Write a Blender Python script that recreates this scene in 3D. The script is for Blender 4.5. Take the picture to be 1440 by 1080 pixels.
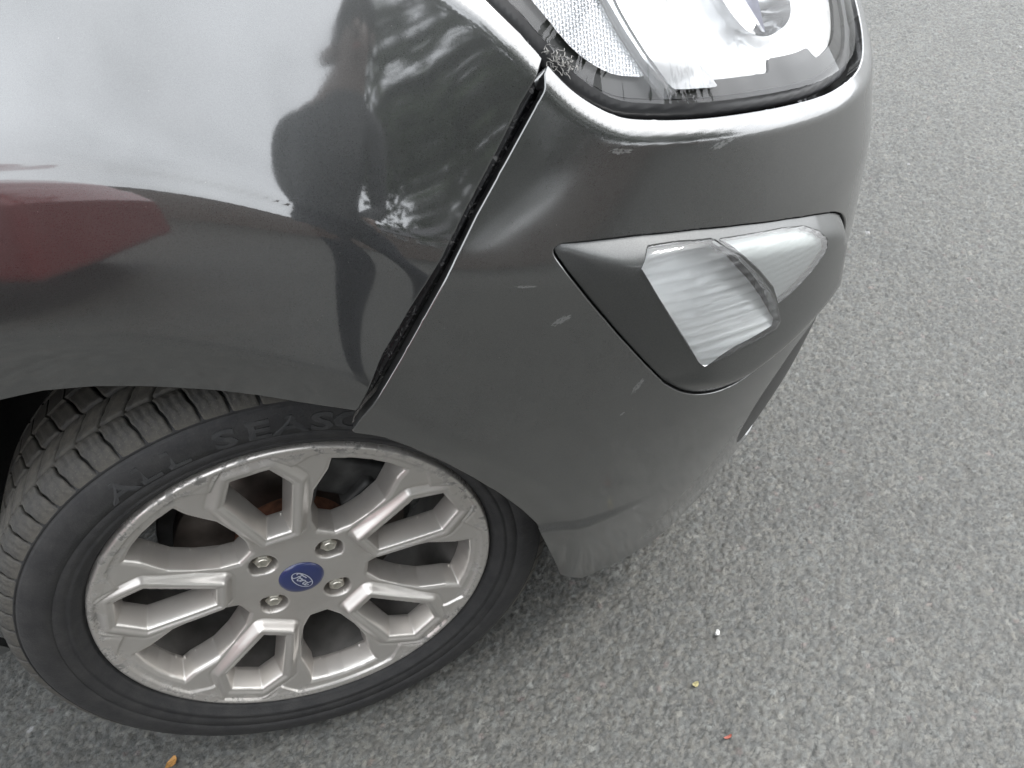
import bpy, bmesh, math, random
import numpy as np
from mathutils import Vector, Matrix
rng = np.random.default_rng(7); random.seed(7)
for _o in list(bpy.data.objects): bpy.data.objects.remove(_o, do_unlink=True)
scene = bpy.context.scene
COL = scene.collection

# =====================================================================
# CAMERA  (pose solved from the wheel's rim circle; metres, x = car forward,
#          y = into the car, z = up; origin under the wheel's outer face)
# =====================================================================
CF = 1200.0
CC = np.array([0.32369844, -0.56317535, 1.14175071])
CR = np.array([0.99444236, -0.01609964, -0.10404418])
CU = np.array([0.0865041, 0.68825044, 0.72029742])
CW = np.array([-0.06001193, 0.72529452, -0.68581807])
cam_data = bpy.data.cameras.new('camera'); cam = bpy.data.objects.new('camera', cam_data); COL.objects.link(cam)
cam_data.sensor_fit = 'HORIZONTAL'; cam_data.sensor_width = 36.0; cam_data.lens = 36.0 * CF / 1440.0
cam_data.clip_start = 0.02; cam_data.clip_end = 3000
M = Matrix(((CR[0], CU[0], -CW[0], CC[0]), (CR[1], CU[1], -CW[1], CC[1]), (CR[2], CU[2], -CW[2], CC[2]), (0, 0, 0, 1)))
cam.matrix_world = M
scene.camera = cam

# =====================================================================
# SKY, SUN, EXPOSURE  (bright overcast)
# =====================================================================
SUN_EL, SUN_AZ = math.radians(52), math.radians(84)     # azimuth measured from +y (into car) clockwise seen from above
world = bpy.data.worlds.new('World'); scene.world = world; world.use_nodes = True
wn = world.node_tree.nodes; wl = world.node_tree.links
for n in list(wn): wn.remove(n)
w_out = wn.new('ShaderNodeOutputWorld'); w_bg = wn.new('ShaderNodeBackground')
w_sky = wn.new('ShaderNodeTexSky'); w_sky.sky_type = 'NISHITA'; w_sky.sun_disc = False
w_sky.sun_elevation = SUN_EL; w_sky.sun_rotation = SUN_AZ; w_sky.air_density = 1.0; w_sky.dust_density = 4.0; w_sky.ozone_density = 1.0
w_hs = wn.new('ShaderNodeHueSaturation'); w_hs.inputs['Saturation'].default_value = 0.22
w_tc = wn.new('ShaderNodeTexCoord'); w_no = wn.new('ShaderNodeTexNoise')
w_no.inputs['Scale'].default_value = 2.2; w_no.inputs['Detail'].default_value = 5; w_no.inputs['Roughness'].default_value = 0.55
w_mr = wn.new('ShaderNodeMapRange'); w_mr.inputs['From Min'].default_value = 0.3; w_mr.inputs['From Max'].default_value = 0.7
w_mr.inputs['To Min'].default_value = 0.80; w_mr.inputs['To Max'].default_value = 1.2
w_mx = wn.new('ShaderNodeVectorMath'); w_mx.operation = 'SCALE'
w_gr = wn.new('ShaderNodeMixRGB'); w_gr.inputs['Fac'].default_value = 0.55
w_gr.inputs['Color2'].default_value = (11.3, 11.75, 12.3, 1)          # cloud layer between us and the blue sky
wl.new(w_sky.outputs[0], w_hs.inputs['Color']); wl.new(w_hs.outputs[0], w_gr.inputs['Color1'])
wl.new(w_tc.outputs['Generated'], w_no.inputs['Vector']); wl.new(w_no.outputs['Fac'], w_mr.inputs['Value'])
wl.new(w_gr.outputs[0], w_mx.inputs[0]); wl.new(w_mr.outputs[0], w_mx.inputs['Scale'])
wl.new(w_mx.outputs[0], w_bg.inputs['Color']); w_bg.inputs['Strength'].default_value = 0.15
wl.new(w_bg.outputs[0], w_out.inputs['Surface'])
sun_d = bpy.data.lights.new('sun', 'SUN'); sun = bpy.data.objects.new('sun', sun_d); COL.objects.link(sun)
sun_d.energy = 1.0; sun_d.angle = math.radians(14); sun_d.color = (1.0, 0.98, 0.955)
_sd = Vector((math.sin(SUN_AZ) * math.cos(SUN_EL), math.cos(SUN_AZ) * math.cos(SUN_EL), math.sin(SUN_EL)))
sun.rotation_euler = _sd.to_track_quat('Z', 'Y').to_euler(); sun.location = _sd * 20
vs = scene.view_settings; vs.view_transform = 'Standard'; vs.look = 'None'; vs.exposure = 1.5; vs.gamma = 1.0; vs.use_curve_mapping = False
scene.cycles.max_bounces = 10; scene.cycles.transparent_max_bounces = 16; scene.cycles.caustics_reflective = True

# =====================================================================
# HELPERS
# =====================================================================
def project(P):
    d = np.asarray(P) - CC; z = d @ CW
    return np.stack([720 + CF * (d @ CR) / z, 540 - CF * (d @ CU) / z], -1)
def ray_dir(px):
    return CW + CR * (px[0] - 720) / CF - CU * (px[1] - 540) / CF
def on_ground(px, z=0.0):
    d = ray_dir(px); return CC + d * (z - CC[2]) / d[2]

def mesh_obj(name, verts, faces, mat=None, parent=None, smooth=True, loc=None):
    me = bpy.data.meshes.new(name)
    me.from_pydata([tuple(map(float, v)) for v in verts], [], [tuple(map(int, f)) for f in faces])
    me.update()
    if smooth: me.polygons.foreach_set('use_smooth', np.ones(len(me.polygons), bool))
    ob = bpy.data.objects.new(name, me); COL.objects.link(ob)
    if mat: me.materials.append(mat)
    if parent: ob.parent = parent
    if loc is not None: ob.location = loc
    return ob
def bm_obj(name, bm, mat=None, parent=None, smooth=True, loc=None):
    me = bpy.data.meshes.new(name); bm.normal_update(); bm.to_mesh(me); bm.free()
    if smooth: me.polygons.foreach_set('use_smooth', np.ones(len(me.polygons), bool))
    ob = bpy.data.objects.new(name, me); COL.objects.link(ob)
    if mat: me.materials.append(mat)
    if parent: ob.parent = parent
    if loc is not None: ob.location = loc
    return ob
def empty(name, loc=(0, 0, 0), rot=(0, 0, 0), parent=None):
    e = bpy.data.objects.new(name, None); COL.objects.link(e); e.location = loc; e.rotation_euler = rot
    e.empty_display_size = 0.1
    if parent: e.parent = parent
    return e
def tag(o, label=None, cat=None, group=None, kind=None):
    if label: o['label'] = label
    if cat: o['category'] = cat
    if group: o['group'] = group
    if kind: o['kind'] = kind
    return o
def sharp_by_angle(ob, deg=35):
    me = ob.data; bm = bmesh.new(); bm.from_mesh(me)
    for e in bm.edges:
        if len(e.link_faces) == 2 and e.calc_face_angle(0) > math.radians(deg): e.smooth = False
    bm.to_mesh(me); bm.free()
def revolve(name, prof, n, mat, parent=None, closed=False, a0=0, a1=2 * math.pi, smooth=True):
    """prof: list of (radius, y). Axis = y."""
    full = abs(a1 - a0 - 2 * math.pi) < 1e-6
    m = n if full else n + 1; V = []; F = []
    for i in range(m):
        a = a0 + (a1 - a0) * i / n
        for r, y in prof: V.append((r * math.cos(a), y, r * math.sin(a)))
    k = len(prof)
    for i in range(n):
        j = (i + 1) % m
        for q in range(k - 1 if not closed else k):
            q2 = (q + 1) % k
            F.append((i * k + q, i * k + q2, j * k + q2, j * k + q))
    return mesh_obj(name, V, F, mat, parent, smooth)
def box_bm(bm, c, s, rot=None, bevel=0.0):
    r = bmesh.ops.create_cube(bm, size=1.0)
    mtx = Matrix.Translation(c) @ (rot.to_4x4() if rot else Matrix.Identity(4)) @ Matrix.Diagonal((s[0], s[1], s[2], 1))
    bmesh.ops.transform(bm, matrix=mtx, verts=r['verts'])
    if bevel:
        es = set(); [es.update(v.link_edges) for v in r['verts']]
        bmesh.ops.bevel(bm, geom=list(es), offset=bevel, segments=2, profile=0.5, affect='EDGES')
def tube_verts(pts, radii, n=8):
    V = []; F = []; pts = [Vector(p) for p in pts]
    for i, p in enumerate(pts):
        t = (pts[min(i + 1, len(pts) - 1)] - pts[max(i - 1, 0)]).normalized()
        a = t.orthogonal().normalized() if i == 0 else (a - t * a.dot(t)).normalized()
        b = t.cross(a); r = radii[i] if hasattr(radii, '__len__') else radii
        for k in range(n):
            an = 2 * math.pi * k / n; V.append(p + a * math.cos(an) * r + b * math.sin(an) * r)
    for i in range(len(pts) - 1):
        for k in range(n): F.append((i * n + k, i * n + (k + 1) % n, (i + 1) * n + (k + 1) % n, (i + 1) * n + k))
    F.append(tuple(range(n))[::-1]); F.append(tuple((len(pts) - 1) * n + k for k in range(n)))
    return V, F
def tube(name, pts, radii, mat, parent=None, n=8):
    V, F = tube_verts(pts, radii, n); return mesh_obj(name, V, F, mat, parent)

# ---------- materials ----------
class NT:
    def __init__(s, name):
        s.m = bpy.data.materials.new(name); s.m.use_nodes = True; s.t = s.m.node_tree
        s.b = s.t.nodes['Principled BSDF']; s.out = s.t.nodes['Material Output']
    def n(s, typ, **kw):
        nd = s.t.nodes.new(typ)
        for k, v in kw.items():
            if k in nd.inputs: nd.inputs[k].default_value = v
            else: setattr(nd, k, v)
        return nd
    def l(s, a, b): s.t.links.new(a, b)
    def set(s, **kw):
        for k, v in kw.items(): s.b.inputs[k.replace('_', ' ')].default_value = v
        return s
    def coord(s, out='Object'):
        return s.n('ShaderNodeTexCoord').outputs[out]
    def noise(s, vec, scale, detail=4, rough=0.5, dist=0.0):
        nd = s.n('ShaderNodeTexNoise'); nd.inputs['Scale'].default_value = scale; nd.inputs['Detail'].default_value = detail
        nd.inputs['Roughness'].default_value = rough; nd.inputs['Distortion'].default_value = dist; s.l(vec, nd.inputs['Vector']); return nd
    def vor(s, vec, scale, feature='F1', rand=1.0):
        nd = s.n('ShaderNodeTexVoronoi'); nd.feature = feature; nd.inputs['Scale'].default_value = scale
        nd.inputs['Randomness'].default_value = rand; s.l(vec, nd.inputs['Vector']); return nd
    def ramp(s, fac, stops, interp='LINEAR'):
        r = s.n('ShaderNodeValToRGB'); e = r.color_ramp.elements; r.color_ramp.interpolation = interp
        while len(e) < len(stops): e.new(0.5)
        for i, (p, c) in enumerate(stops):
            e[i].position = p; e[i].color = (c, c, c, 1) if not hasattr(c, '__len__') else (*c, 1)
        s.l(fac, r.inputs['Fac']); return r
    def mix(s, fac, a, b, typ='MIX'):
        m = s.n('ShaderNodeMixRGB', blend_type=typ)
        for sock, v in ((m.inputs['Fac'], fac), (m.inputs['Color1'], a), (m.inputs['Color2'], b)):
            if hasattr(v, 'is_linked') or hasattr(v, 'links'): s.l(v, sock)
            elif hasattr(v, '__len__'): sock.default_value = (*v, 1)
            elif sock.type == 'RGBA': sock.default_value = (v, v, v, 1)
            else: sock.default_value = v
        return m.outputs[0]
    def math(s, op, a, b=0.0):
        m = s.n('ShaderNodeMath', operation=op)
        for sock, v in ((m.inputs[0], a), (m.inputs[1], b)):
            if hasattr(v, 'links'): s.l(v, sock)
            else: sock.default_value = v
        return m.outputs[0]
    def bump(s, h, strength=0.3, dist=0.001):
        b = s.n('ShaderNodeBump'); b.inputs['Strength'].default_value = strength; b.inputs['Distance'].default_value = dist
        s.l(h, b.inputs['Height']); s.l(b.outputs[0], s.b.inputs['Normal']); return b

def mat_simple(name, col, rough=0.5, metal=0.0, noise=0.0, nscale=40, bump=0.0, coat=0.0):
    t = NT(name); t.set(Base_Color=(*col, 1), Roughness=rough, Metallic=metal, Coat_Weight=coat)
    if noise or bump:
        nz = t.noise(t.coord(), nscale, 5)
        if noise:
            r = t.ramp(nz.outputs['Fac'], [(0.3, tuple(c * (1 - noise) for c in col)), (0.7, tuple(min(1, c * (1 + noise)) for c in col))])
            t.l(r.outputs[0], t.b.inputs['Base Color'])
        if bump: t.bump(nz.outputs['Fac'], bump, 0.002)
    return t.m

def mat_paint(name, base=(0.050, 0.0515, 0.051), rough=0.36, coat_ior=2.15, dust=1.0, crough=0.0):
    t = NT(name); c = t.coord()
    t.set(Metallic=0.82, Roughness=rough, Coat_Weight=1.0, Coat_Roughness=0.018, Coat_IOR=coat_ior)
    # fine metal flake
    fl = t.vor(c, 2600); fr = t.ramp(fl.outputs['Color'], [(0.2, tuple(x * 0.82 for x in base)), (0.8, tuple(x * 1.18 for x in base))])
    # road film and specks of dirt
    nz = t.noise(c, 9, 6, 0.65); film = t.ramp(nz.outputs['Fac'], [(0.42, 0.0), (0.75, 0.05 * dust)])
    sp = t.vor(c, 150); spk = t.ramp(sp.outputs['Distance'], [(0.028, 0.75 * dust), (0.05, 0.0)])
    sel = t.noise(c, 35, 2); sl = t.ramp(sel.outputs['Fac'], [(0.56, 0.0), (0.62, 1.0)])
    spm = t.mix(1.0, spk.outputs[0], sl.outputs[0], 'MULTIPLY')
    dirt = t.mix(1.0, film.outputs[0], spm, 'ADD')
    col = t.mix(dirt, fr.outputs[0], (0.23, 0.22, 0.20)); t.l(col, t.b.inputs['Base Color'])
    met = t.math('SUBTRACT', 0.82, dirt); t.l(met, t.b.inputs['Metallic'])
    cr = t.math('MULTIPLY_ADD', nz.outputs['Fac'], 0.05); t.t.nodes[-1].inputs[2].default_value = crough; t.l(cr, t.b.inputs['Coat Roughness'])
    # faint orange peel
    op = t.noise(c, 260, 2); b = t.n('ShaderNodeBump'); b.inputs['Strength'].default_value = 0.004; b.inputs['Distance'].default_value = 0.001
    t.l(op.outputs['Fac'], b.inputs['Height']); t.l(b.outputs[0], t.b.inputs['Coat Normal'])
    return t.m

def mat_clear(name, tint=(1, 1, 1), ior=1.5, rough=0.0, haze=0.0):
    """thin clear plastic: see-through with Fresnel gloss"""
    t = NT(name); t.t.nodes.remove(t.b)
    tr = t.n('ShaderNodeBsdfTransparent'); tr.inputs['Color'].default_value = (*tint, 1)
    gl = t.n('ShaderNodeBsdfGlossy'); gl.inputs['Roughness'].default_value = rough
    fr = t.n('ShaderNodeFresnel'); fr.inputs['IOR'].default_value = ior
    mx = t.n('ShaderNodeMixShader'); t.l(fr.outputs[0], mx.inputs[0]); t.l(tr.outputs[0], mx.inputs[1]); t.l(gl.outputs[0], mx.inputs[2])
    last = mx
    if haze:
        df = t.n('ShaderNodeBsdfDiffuse'); df.inputs['Color'].default_value = (0.8, 0.8, 0.8, 1)
        m2 = t.n('ShaderNodeMixShader'); m2.inputs[0].default_value = haze; t.l(mx.outputs[0], m2.inputs[1]); t.l(df.outputs[0], m2.inputs[2]); last = m2
    t.l(last.outputs[0], t.out.inputs['Surface']); return t.m

def mat_asphalt(name):
    t = NT(name); c = t.coord()
    at = t.n('ShaderNodeAttribute'); at.attribute_name = 'chip'
    nf = t.noise(c, 900, 3, 0.65); nb = t.noise(c, 2.4, 4, 0.6)
    fine = t.ramp(nf.outputs['Fac'], [(0.28, 0.70), (0.72, 1.30)]); col = t.mix(1.0, at.outputs['Color'], fine.outputs[0], 'MULTIPLY')
    big = t.ramp(nb.outputs['Fac'], [(0.3, 0.88), (0.7, 1.10)]); col = t.mix(1.0, col, big.outputs[0], 'MULTIPLY')
    # dark binder in the crevices between chippings
    wob = t.noise(c, 90, 3); cw = t.mix(0.010, c, wob.outputs['Color'], 'ADD')
    ve = t.vor(cw, 125, 'DISTANCE_TO_EDGE'); crev = t.ramp(ve.outputs['Distance'], [(0.0, 1.0), (0.10, 0.0)])
    nm = t.noise(c, 110, 3, 0.6); keep = t.ramp(nm.outputs['Fac'], [(0.46, 0.0), (0.58, 0.8)])
    cf = t.mix(1.0, crev.outputs[0], keep.outputs[0], 'MULTIPLY'); col = t.mix(cf, col, (0.024, 0.024, 0.023))
    t.l(col, t.b.inputs['Base Color']); t.set(Roughness=0.62); t.b.inputs['Specular IOR Level'].default_value = 0.5
    vc = t.vor(cw, 125); vd = t.vor(cw, 270)
    h1 = t.mix(0.35, vc.outputs['Color'], t.math('SUBTRACT', 1.0, vc.outputs['Distance'])); h2 = t.mix(0.35, vd.outputs['Color'], t.math('SUBTRACT', 1.0, vd.outputs['Distance']))
    hb = t.mix(0.40, h1, h2); hb = t.mix(0.15, hb, nf.outputs['Fac']); t.bump(hb, 1.0, 0.0026)
    return t.m

PAINT = mat_paint('grey_metallic_paint', crough=.022)
PAINT_DARK = mat_paint('satin_dark_grey_plastic', (0.066, 0.068, 0.067), 0.5, 1.5, crough=.14)
BLACK_PLASTIC = mat_simple('black_plastic', (0.018, 0.018, 0.018), 0.45, noise=0.3, nscale=120, bump=0.1)
BLACK_GLOSS = mat_simple('glossy_black_trim', (0.008, 0.008, 0.009), 0.12, noise=0.4, nscale=60, bump=0.25)
RUBBER_SEAL = mat_simple('rubber_seal', (0.010, 0.010, 0.011), 0.35)
LINER = mat_simple('arch_liner_felt', (0.010, 0.010, 0.010), 0.95, noise=0.3, nscale=200)
CHROME = mat_simple('chrome_reflector', (0.90, 0.91, 0.92), 0.10, 1.0)
CLEAR = mat_clear('clear_lens_plastic')
ASPHALT = mat_asphalt('worn_asphalt')

# =====================================================================
# GROUND
# =====================================================================
def hash2(i, j, k):
    h = (i * 374761393 + j * 668265263 + k * 2147483647 + 1013904223) & 0xffffffff
    h = ((h ^ (h >> 13)) * 1274126177) & 0xffffffff; h = ((h ^ (h >> 16)) * 2246822519) & 0xffffffff
    return ((h ^ (h >> 15)) & 0xffffff) / float(0x1000000)
def stones(X, Y, cell, seed):
    """nearest and second-nearest chipping on a jittered grid -> id hash, edge distance, offset to its centre"""
    ci = np.floor(X / cell).astype(np.int64); cj = np.floor(Y / cell).astype(np.int64)
    d1 = np.full(X.shape, 9.0); d2 = d1.copy(); ids = np.zeros(X.shape + (2,), np.int64); dx = np.zeros(X.shape); dy = dx.copy()
    for a in (-1, 0, 1):
        for b in (-1, 0, 1):
            i, j = ci + a, cj + b
            px = (i + .1 + .8 * hash2(i, j, seed)) * cell; py = (j + .1 + .8 * hash2(i, j, seed + 1)) * cell
            wgt = .75 + .5 * hash2(i, j, seed + 2)
            d = np.hypot(X - px, Y - py) * wgt; m = d < d1
            d2 = np.where(m, d1, np.minimum(d2, d)); ids[..., 0] = np.where(m, i, ids[..., 0]); ids[..., 1] = np.where(m, j, ids[..., 1])
            dx = np.where(m, X - px, dx); dy = np.where(m, Y - py, dy); d1 = np.where(m, d, d1)
    return ids, (d2 - d1) / cell, dx / cell, dy / cell
def ground():
    """one sheet: worn chippings as real relief round the car, running out to a plain far field"""
    def grow(a, b, s0, s1):
        o = [a]; 
        while o[-1] < b: t = (o[-1] - a) / (b - a); o.append(o[-1] + s0 + (s1 - s0) * t)
        return o[:-1]
    xs = np.r_[-400, -100, -30, -8, -3, -1.45, np.arange(-1.3, -.6, .010), np.arange(-.6, 1.2, .0029), grow(1.2, 3.6, .0031, .008), 3.63, 4.5, 7, 15, 40, 120, 400]
    ys = np.r_[-400, -100, -30, -8, -3, -1.45, np.arange(-1.3, -.55, .010), np.arange(-.55, .35, .0029), grow(.35, 2.4, .0031, .007), 2.43, 3.5, 6, 15, 40, 120, 400]
    X, Y = np.meshgrid(xs, ys, indexing='ij'); n0, n1 = X.shape
    ins = (X > -1.4) & (X < 3.61) & (Y > -1.4) & (Y < 2.41)
    j1 = rng.normal(size=X.shape) * .0005; X = X + np.where(ins, j1, 0); Y = Y + np.where(ins, rng.normal(size=X.shape) * .0005, 0)
    A, eA, ax, ay = stones(X, Y, .0072, 11); B, eB, bx, by = stones(X, Y, .0048, 41)
    hA = [hash2(A[..., 0], A[..., 1], k) for k in (5, 6, 7, 8)]; hB = [hash2(B[..., 0], B[..., 1], k) for k in (15, 16, 17, 18)]
    big = hA[3] > .46                                    # big chippings stand out of a finer matrix
    hz = np.where(big, .0013 * np.clip(eA / .30, 0, 1) ** .6 + .0010 * (hA[0] - .4) + .0017 * (ax * (hA[1] - .5) + ay * (hA[2] - .5)),
                  .0010 * np.clip(eB / .32, 0, 1) ** .6 + .0011 * (hB[0] - .5) + .0014 * (bx * (hB[1] - .5) + by * (hB[2] - .5)) - .0003)
    # ravelled cracks: wandering low lines
    w2 = np.sin((X + Y) * 38 + 2.2 * np.sin(X * 27 - Y * 8) + 1.6 * np.sin(Y * 71)) * np.sin((X - .6 * Y) * 29 + 2 * np.sin(Y * 33))
    w = np.sin(X * 21 + 3 * np.sin(Y * 9) + 2.1 * np.sin(Y * 31 + X * 13)) * np.sin(Y * 17 - 2.5 * np.sin(X * 11) + 1.7 * np.sin(X * 37))
    hz = hz - .0009 * (np.exp(-(w / .05) ** 2) + np.exp(-(w2 / .045) ** 2)) * (hash2(A[..., 0], A[..., 1], 77) > .3)
    hz = np.where(ins, hz - .0018, 0)
    tone = np.where(big, hA[1], hB[1]); warm = np.where(big, hA[2], hB[2])
    v = .046 + .044 * tone ** 1.2 + np.where(big & (hA[0] > .95), .030, 0)
    v = np.where(np.where(big, eA, eB) < .06, .034, v); v = np.where(ins, v, .064)
    R_ = v * (1.0 + .07 * (warm - .5)); G_ = v * 1.0; B_ = v * (.905 - .07 * (warm - .5))
    rd = big & (hA[3] > .992); R_ = np.where(rd & ins, v * 1.18, R_)
    wt = big & (hA[0] > .998) & (hA[1] > .8); R_, G_, B_ = [np.where(wt & ins, .19, q) for q in (R_, G_, B_)]
    V = np.stack([X, Y, hz], -1).reshape(-1, 3).astype(np.float32)
    I = np.arange(n0 * n1).reshape(n0, n1); Q = np.stack([I[:-1, :-1], I[1:, :-1], I[1:, 1:], I[:-1, 1:]], -1).reshape(-1, 4).astype(np.int32)
    me = bpy.data.meshes.new('asphalt_ground'); me.vertices.add(len(V)); me.vertices.foreach_set('co', V.ravel())
    me.loops.add(Q.size); me.loops.foreach_set('vertex_index', Q.ravel()); me.polygons.add(len(Q))
    me.polygons.foreach_set('loop_start', np.arange(0, Q.size, 4, dtype=np.int32)); me.update(calc_edges=True)
    ca = me.color_attributes.new('chip', 'FLOAT_COLOR', 'POINT')
    ca.data.foreach_set('color', np.stack([R_, G_, B_, np.ones_like(R_)], -1).astype(np.float32).ravel())
    me.materials.append(ASPHALT); g = bpy.data.objects.new('asphalt_ground', me); COL.objects.link(g); tag(g, kind='structure')
ground()
# =====================================================================
# CAR BODY SURFACE  (plan curve swept in height; u = arc length round the nose)
# =====================================================================
PC = np.array([(-2.2, 0.02), (-1.6, -.012), (-1.1, -.028), (-.7, -.036), (-.4, -.040), (-.15, -.040), (.05, -.040), (.2, -.037), (.3, -.028), (.39, -.010), (.475, .023), (.547, .071), (.605, .132), (.646, .208), (.675, .315), (.698, .455), (.713, .64), (.719, .845)])
def catmull(P, n=60):
    P = np.asarray(P, float); out = []
    Q = np.vstack([2 * P[0] - P[1], P, 2 * P[-1] - P[-2]])
    for i in range(1, len(Q) - 2):
        p0, p1, p2, p3 = Q[i - 1:i + 3]
        t0 = 0; t1 = np.linalg.norm(p1 - p0) ** .5; t2 = t1 + np.linalg.norm(p2 - p1) ** .5; t3 = t2 + np.linalg.norm(p3 - p2) ** .5
        t = np.linspace(t1, t2, n, endpoint=False)[:, None]
        A1 = (t1 - t) / (t1 - t0) * p0 + (t - t0) / (t1 - t0) * p1; A2 = (t2 - t) / (t2 - t1) * p1 + (t - t1) / (t2 - t1) * p2; A3 = (t3 - t) / (t3 - t2) * p2 + (t - t2) / (t3 - t2) * p3
        B1 = (t2 - t) / (t2 - t0) * A1 + (t - t0) / (t2 - t0) * A2; B2 = (t3 - t) / (t3 - t1) * A2 + (t - t1) / (t3 - t1) * A3
        out.append((t2 - t) / (t2 - t1) * B1 + (t - t1) / (t2 - t1) * B2)
    return np.vstack(out + [P[-1:]])
def smooth1(a, k):
    ker = np.hanning(2 * k + 3)[1:-1]; ker /= ker.sum()
    e = np.r_[a[0] - np.arange(k, 0, -1) * (a[1] - a[0]), a, a[-1] + np.arange(1, k + 1) * (a[-1] - a[-2])]
    return np.convolve(e, ker, 'same')[k:-k]
YMID = .845
_D = catmull(PC); _D = np.vstack([_D, (_D * [1, -1] + [0, 2 * YMID])[::-1][1:]])
_s = np.r_[0, np.cumsum(np.linalg.norm(np.diff(_D, axis=0), axis=1))]
_sg = np.arange(0, _s[-1], .004); _D = np.stack([np.interp(_sg, _s, _D[:, i]) for i in (0, 1)], -1)
_D = np.stack([smooth1(_D[:, i], 14) for i in (0, 1)], -1)
_U = _sg - np.interp(0, _D[:len(_D) // 2, 0], _sg[:len(_D) // 2])
_T = np.gradient(_D, axis=0); _T /= np.linalg.norm(_T, axis=1)[:, None]
_T = np.stack([smooth1(_T[:, i], 6) for i in (0, 1)], -1)
_N = np.stack([_T[:, 1], -_T[:, 0]], -1)
UMID = float(_U[np.argmin(abs(_D[:, 1] - YMID))])
def ip(x, pts): pts = np.asarray(pts, float); return np.interp(x, pts[:, 0], pts[:, 1])
def sp(x, w): return .5 * (x + np.sqrt(x * x + w * w))
def smin(a, b, k): return .5 * (a + b - np.sqrt((a - b) ** 2 + k * k))
def sstep(x, a, b): t = np.clip((x - a) / (b - a), 0, 1); return t * t * (3 - 2 * t)
AX, AZ = -.046, .31
_g = np.linspace(-2.2, 1.6, 951)
def curve1(pts, k=18):
    pts = np.asarray(pts, float); return smooth1(np.interp(_g, pts[:, 0], pts[:, 1]), k)
def ev(u, c): return np.interp(u, _g, c)
ZCc = catmull([(-2.3, .82), (-1.2, .84), (-.6, .86), (-.35, .875), (-.15, .886), (-.04, .884), (.05, .871), (.14, .838), (.20, .803), (.25, .772), (.33, .745), (.42, .735), (.62, .715), (.9, .70), (1.6, .70)], 20)
C_ZC = smooth1(np.interp(_g, ZCc[:, 0], ZCc[:, 1]), 4)
C_S = curve1([(-.2, .46), (.17, .46), (.30, .36), (.45, .15), (.60, .15), (.9, .16), (1.3, .12)])
C_W = curve1([(.1, .0105), (.2, .011), (.3, .013), (.45, .008)])
C_Q = curve1([(-.2, .35), (.15, .35), (.30, .3), (.40, .1), (.45, 0)])
C_G = curve1([(-.04, 0), (.1, .006), (.15, .0135), (.2, .027), (.25, .0385), (.3, .034), (.36, .024), (.5, .008), (.6, 0)], 18)
C_LIP = curve1([(-.1, .450), (0, .440), (.1, .431), (.16, .426), (.20, .405), (.30, .385)], 6)
C_TF = curve1([(.2, .86), (.35, .9), (.6, 1.06), (1.3, .6)])
_gz = np.linspace(0, 1.3, 651)
C_T1 = smooth1(np.interp(_gz, [.10, .20, .28, .36, .44, .52, .60], [.135, .110, .080, .052, .028, .010, 0]), 22)
C_T2 = smooth1(np.interp(_gz, [.10, .25, .4, .6], [.09, .05, .02, 0]), 22)
def inset(u, z):
    u = np.where(u > UMID, 2 * UMID - u, u)
    dz = z - ev(u, C_ZC)
    du_ = dz - ev(u, C_G)
    i = ev(u, C_S) * sp(dz, ev(u, C_W)) + ev(u, C_Q) * np.maximum(du_, 0) ** 2 - ev(u, C_S) * ev(u, C_G)
    b = np.minimum(np.maximum(-dz, 0), .21)
    i = i - sstep(u, .32, .12) * sstep(u, -.75, -.45) * (.21 * b - .27 * b * b)
    rho = np.hypot(u - AX, z - AZ)
    i = i + .33 * sp(ev(u, C_LIP) - rho, .009) * sstep(u, .45, .36) * sstep(u, -.60, -.45)
    k = sstep(u, .0, .15)
    i = i + ev(u, C_TF) * np.interp(z, _gz, C_T1) * k + (1 - k) * np.interp(z, _gz, C_T2)
    return i
def S(u, z, off=0.0):
    u = np.asarray(u, float); z = np.asarray(z, float)
    x = np.interp(u, _U, _D[:, 0]); y = np.interp(u, _U, _D[:, 1]); nx = np.interp(u, _U, _N[:, 0]); ny = np.interp(u, _U, _N[:, 1])
    l = np.hypot(nx, ny); i = inset(u, z) - off
    return np.stack([x - nx / l * i, y - ny / l * i, z + 0 * x], -1)
_gu, _gzz = np.meshgrid(np.arange(-.7, 1.25, .01), np.arange(.1, 1.06, .01), indexing='ij')
def _nrm(fn, u, z, h=1.5e-3):
    a = fn(u + h, z) - fn(u - h, z); b = fn(u, z + h) - fn(u, z - h); n = np.cross(a, b); return n / np.linalg.norm(n, axis=-1)[..., None]
_gp = project(S(_gu, _gzz)); _vis = ((CC - S(_gu, _gzz)) * _nrm(S, _gu, _gzz)).sum(-1) > 0
def inv(pxs, off=0.0):
    """photo pixels -> (u, z) on the body surface they lie on"""
    out = []
    for q in np.asarray(pxs, float):
        d = ((_gp - q) ** 2).sum(-1) + np.where(_vis, 0, 1e4)
        i = np.unravel_index(d.argmin(), d.shape); x = np.array([_gu[i], _gzz[i]])
        for _ in range(30):
            e = project(S(x[0], x[1], off)) - q
            if abs(e).max() < .02: break
            h = 1e-4
            J = np.stack([(project(S(x[0] + h, x[1], off)) - project(S(x[0] - h, x[1], off))) / (2 * h), (project(S(x[0], x[1] + h, off)) - project(S(x[0], x[1] - h, off))) / (2 * h)], -1)
            try: st = np.linalg.solve(J, e)
            except Exception: break
            n = np.linalg.norm(st); x = x - st * min(1, .03 / max(n, 1e-9))
        out.append(x)
    return np.array(out)

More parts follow.
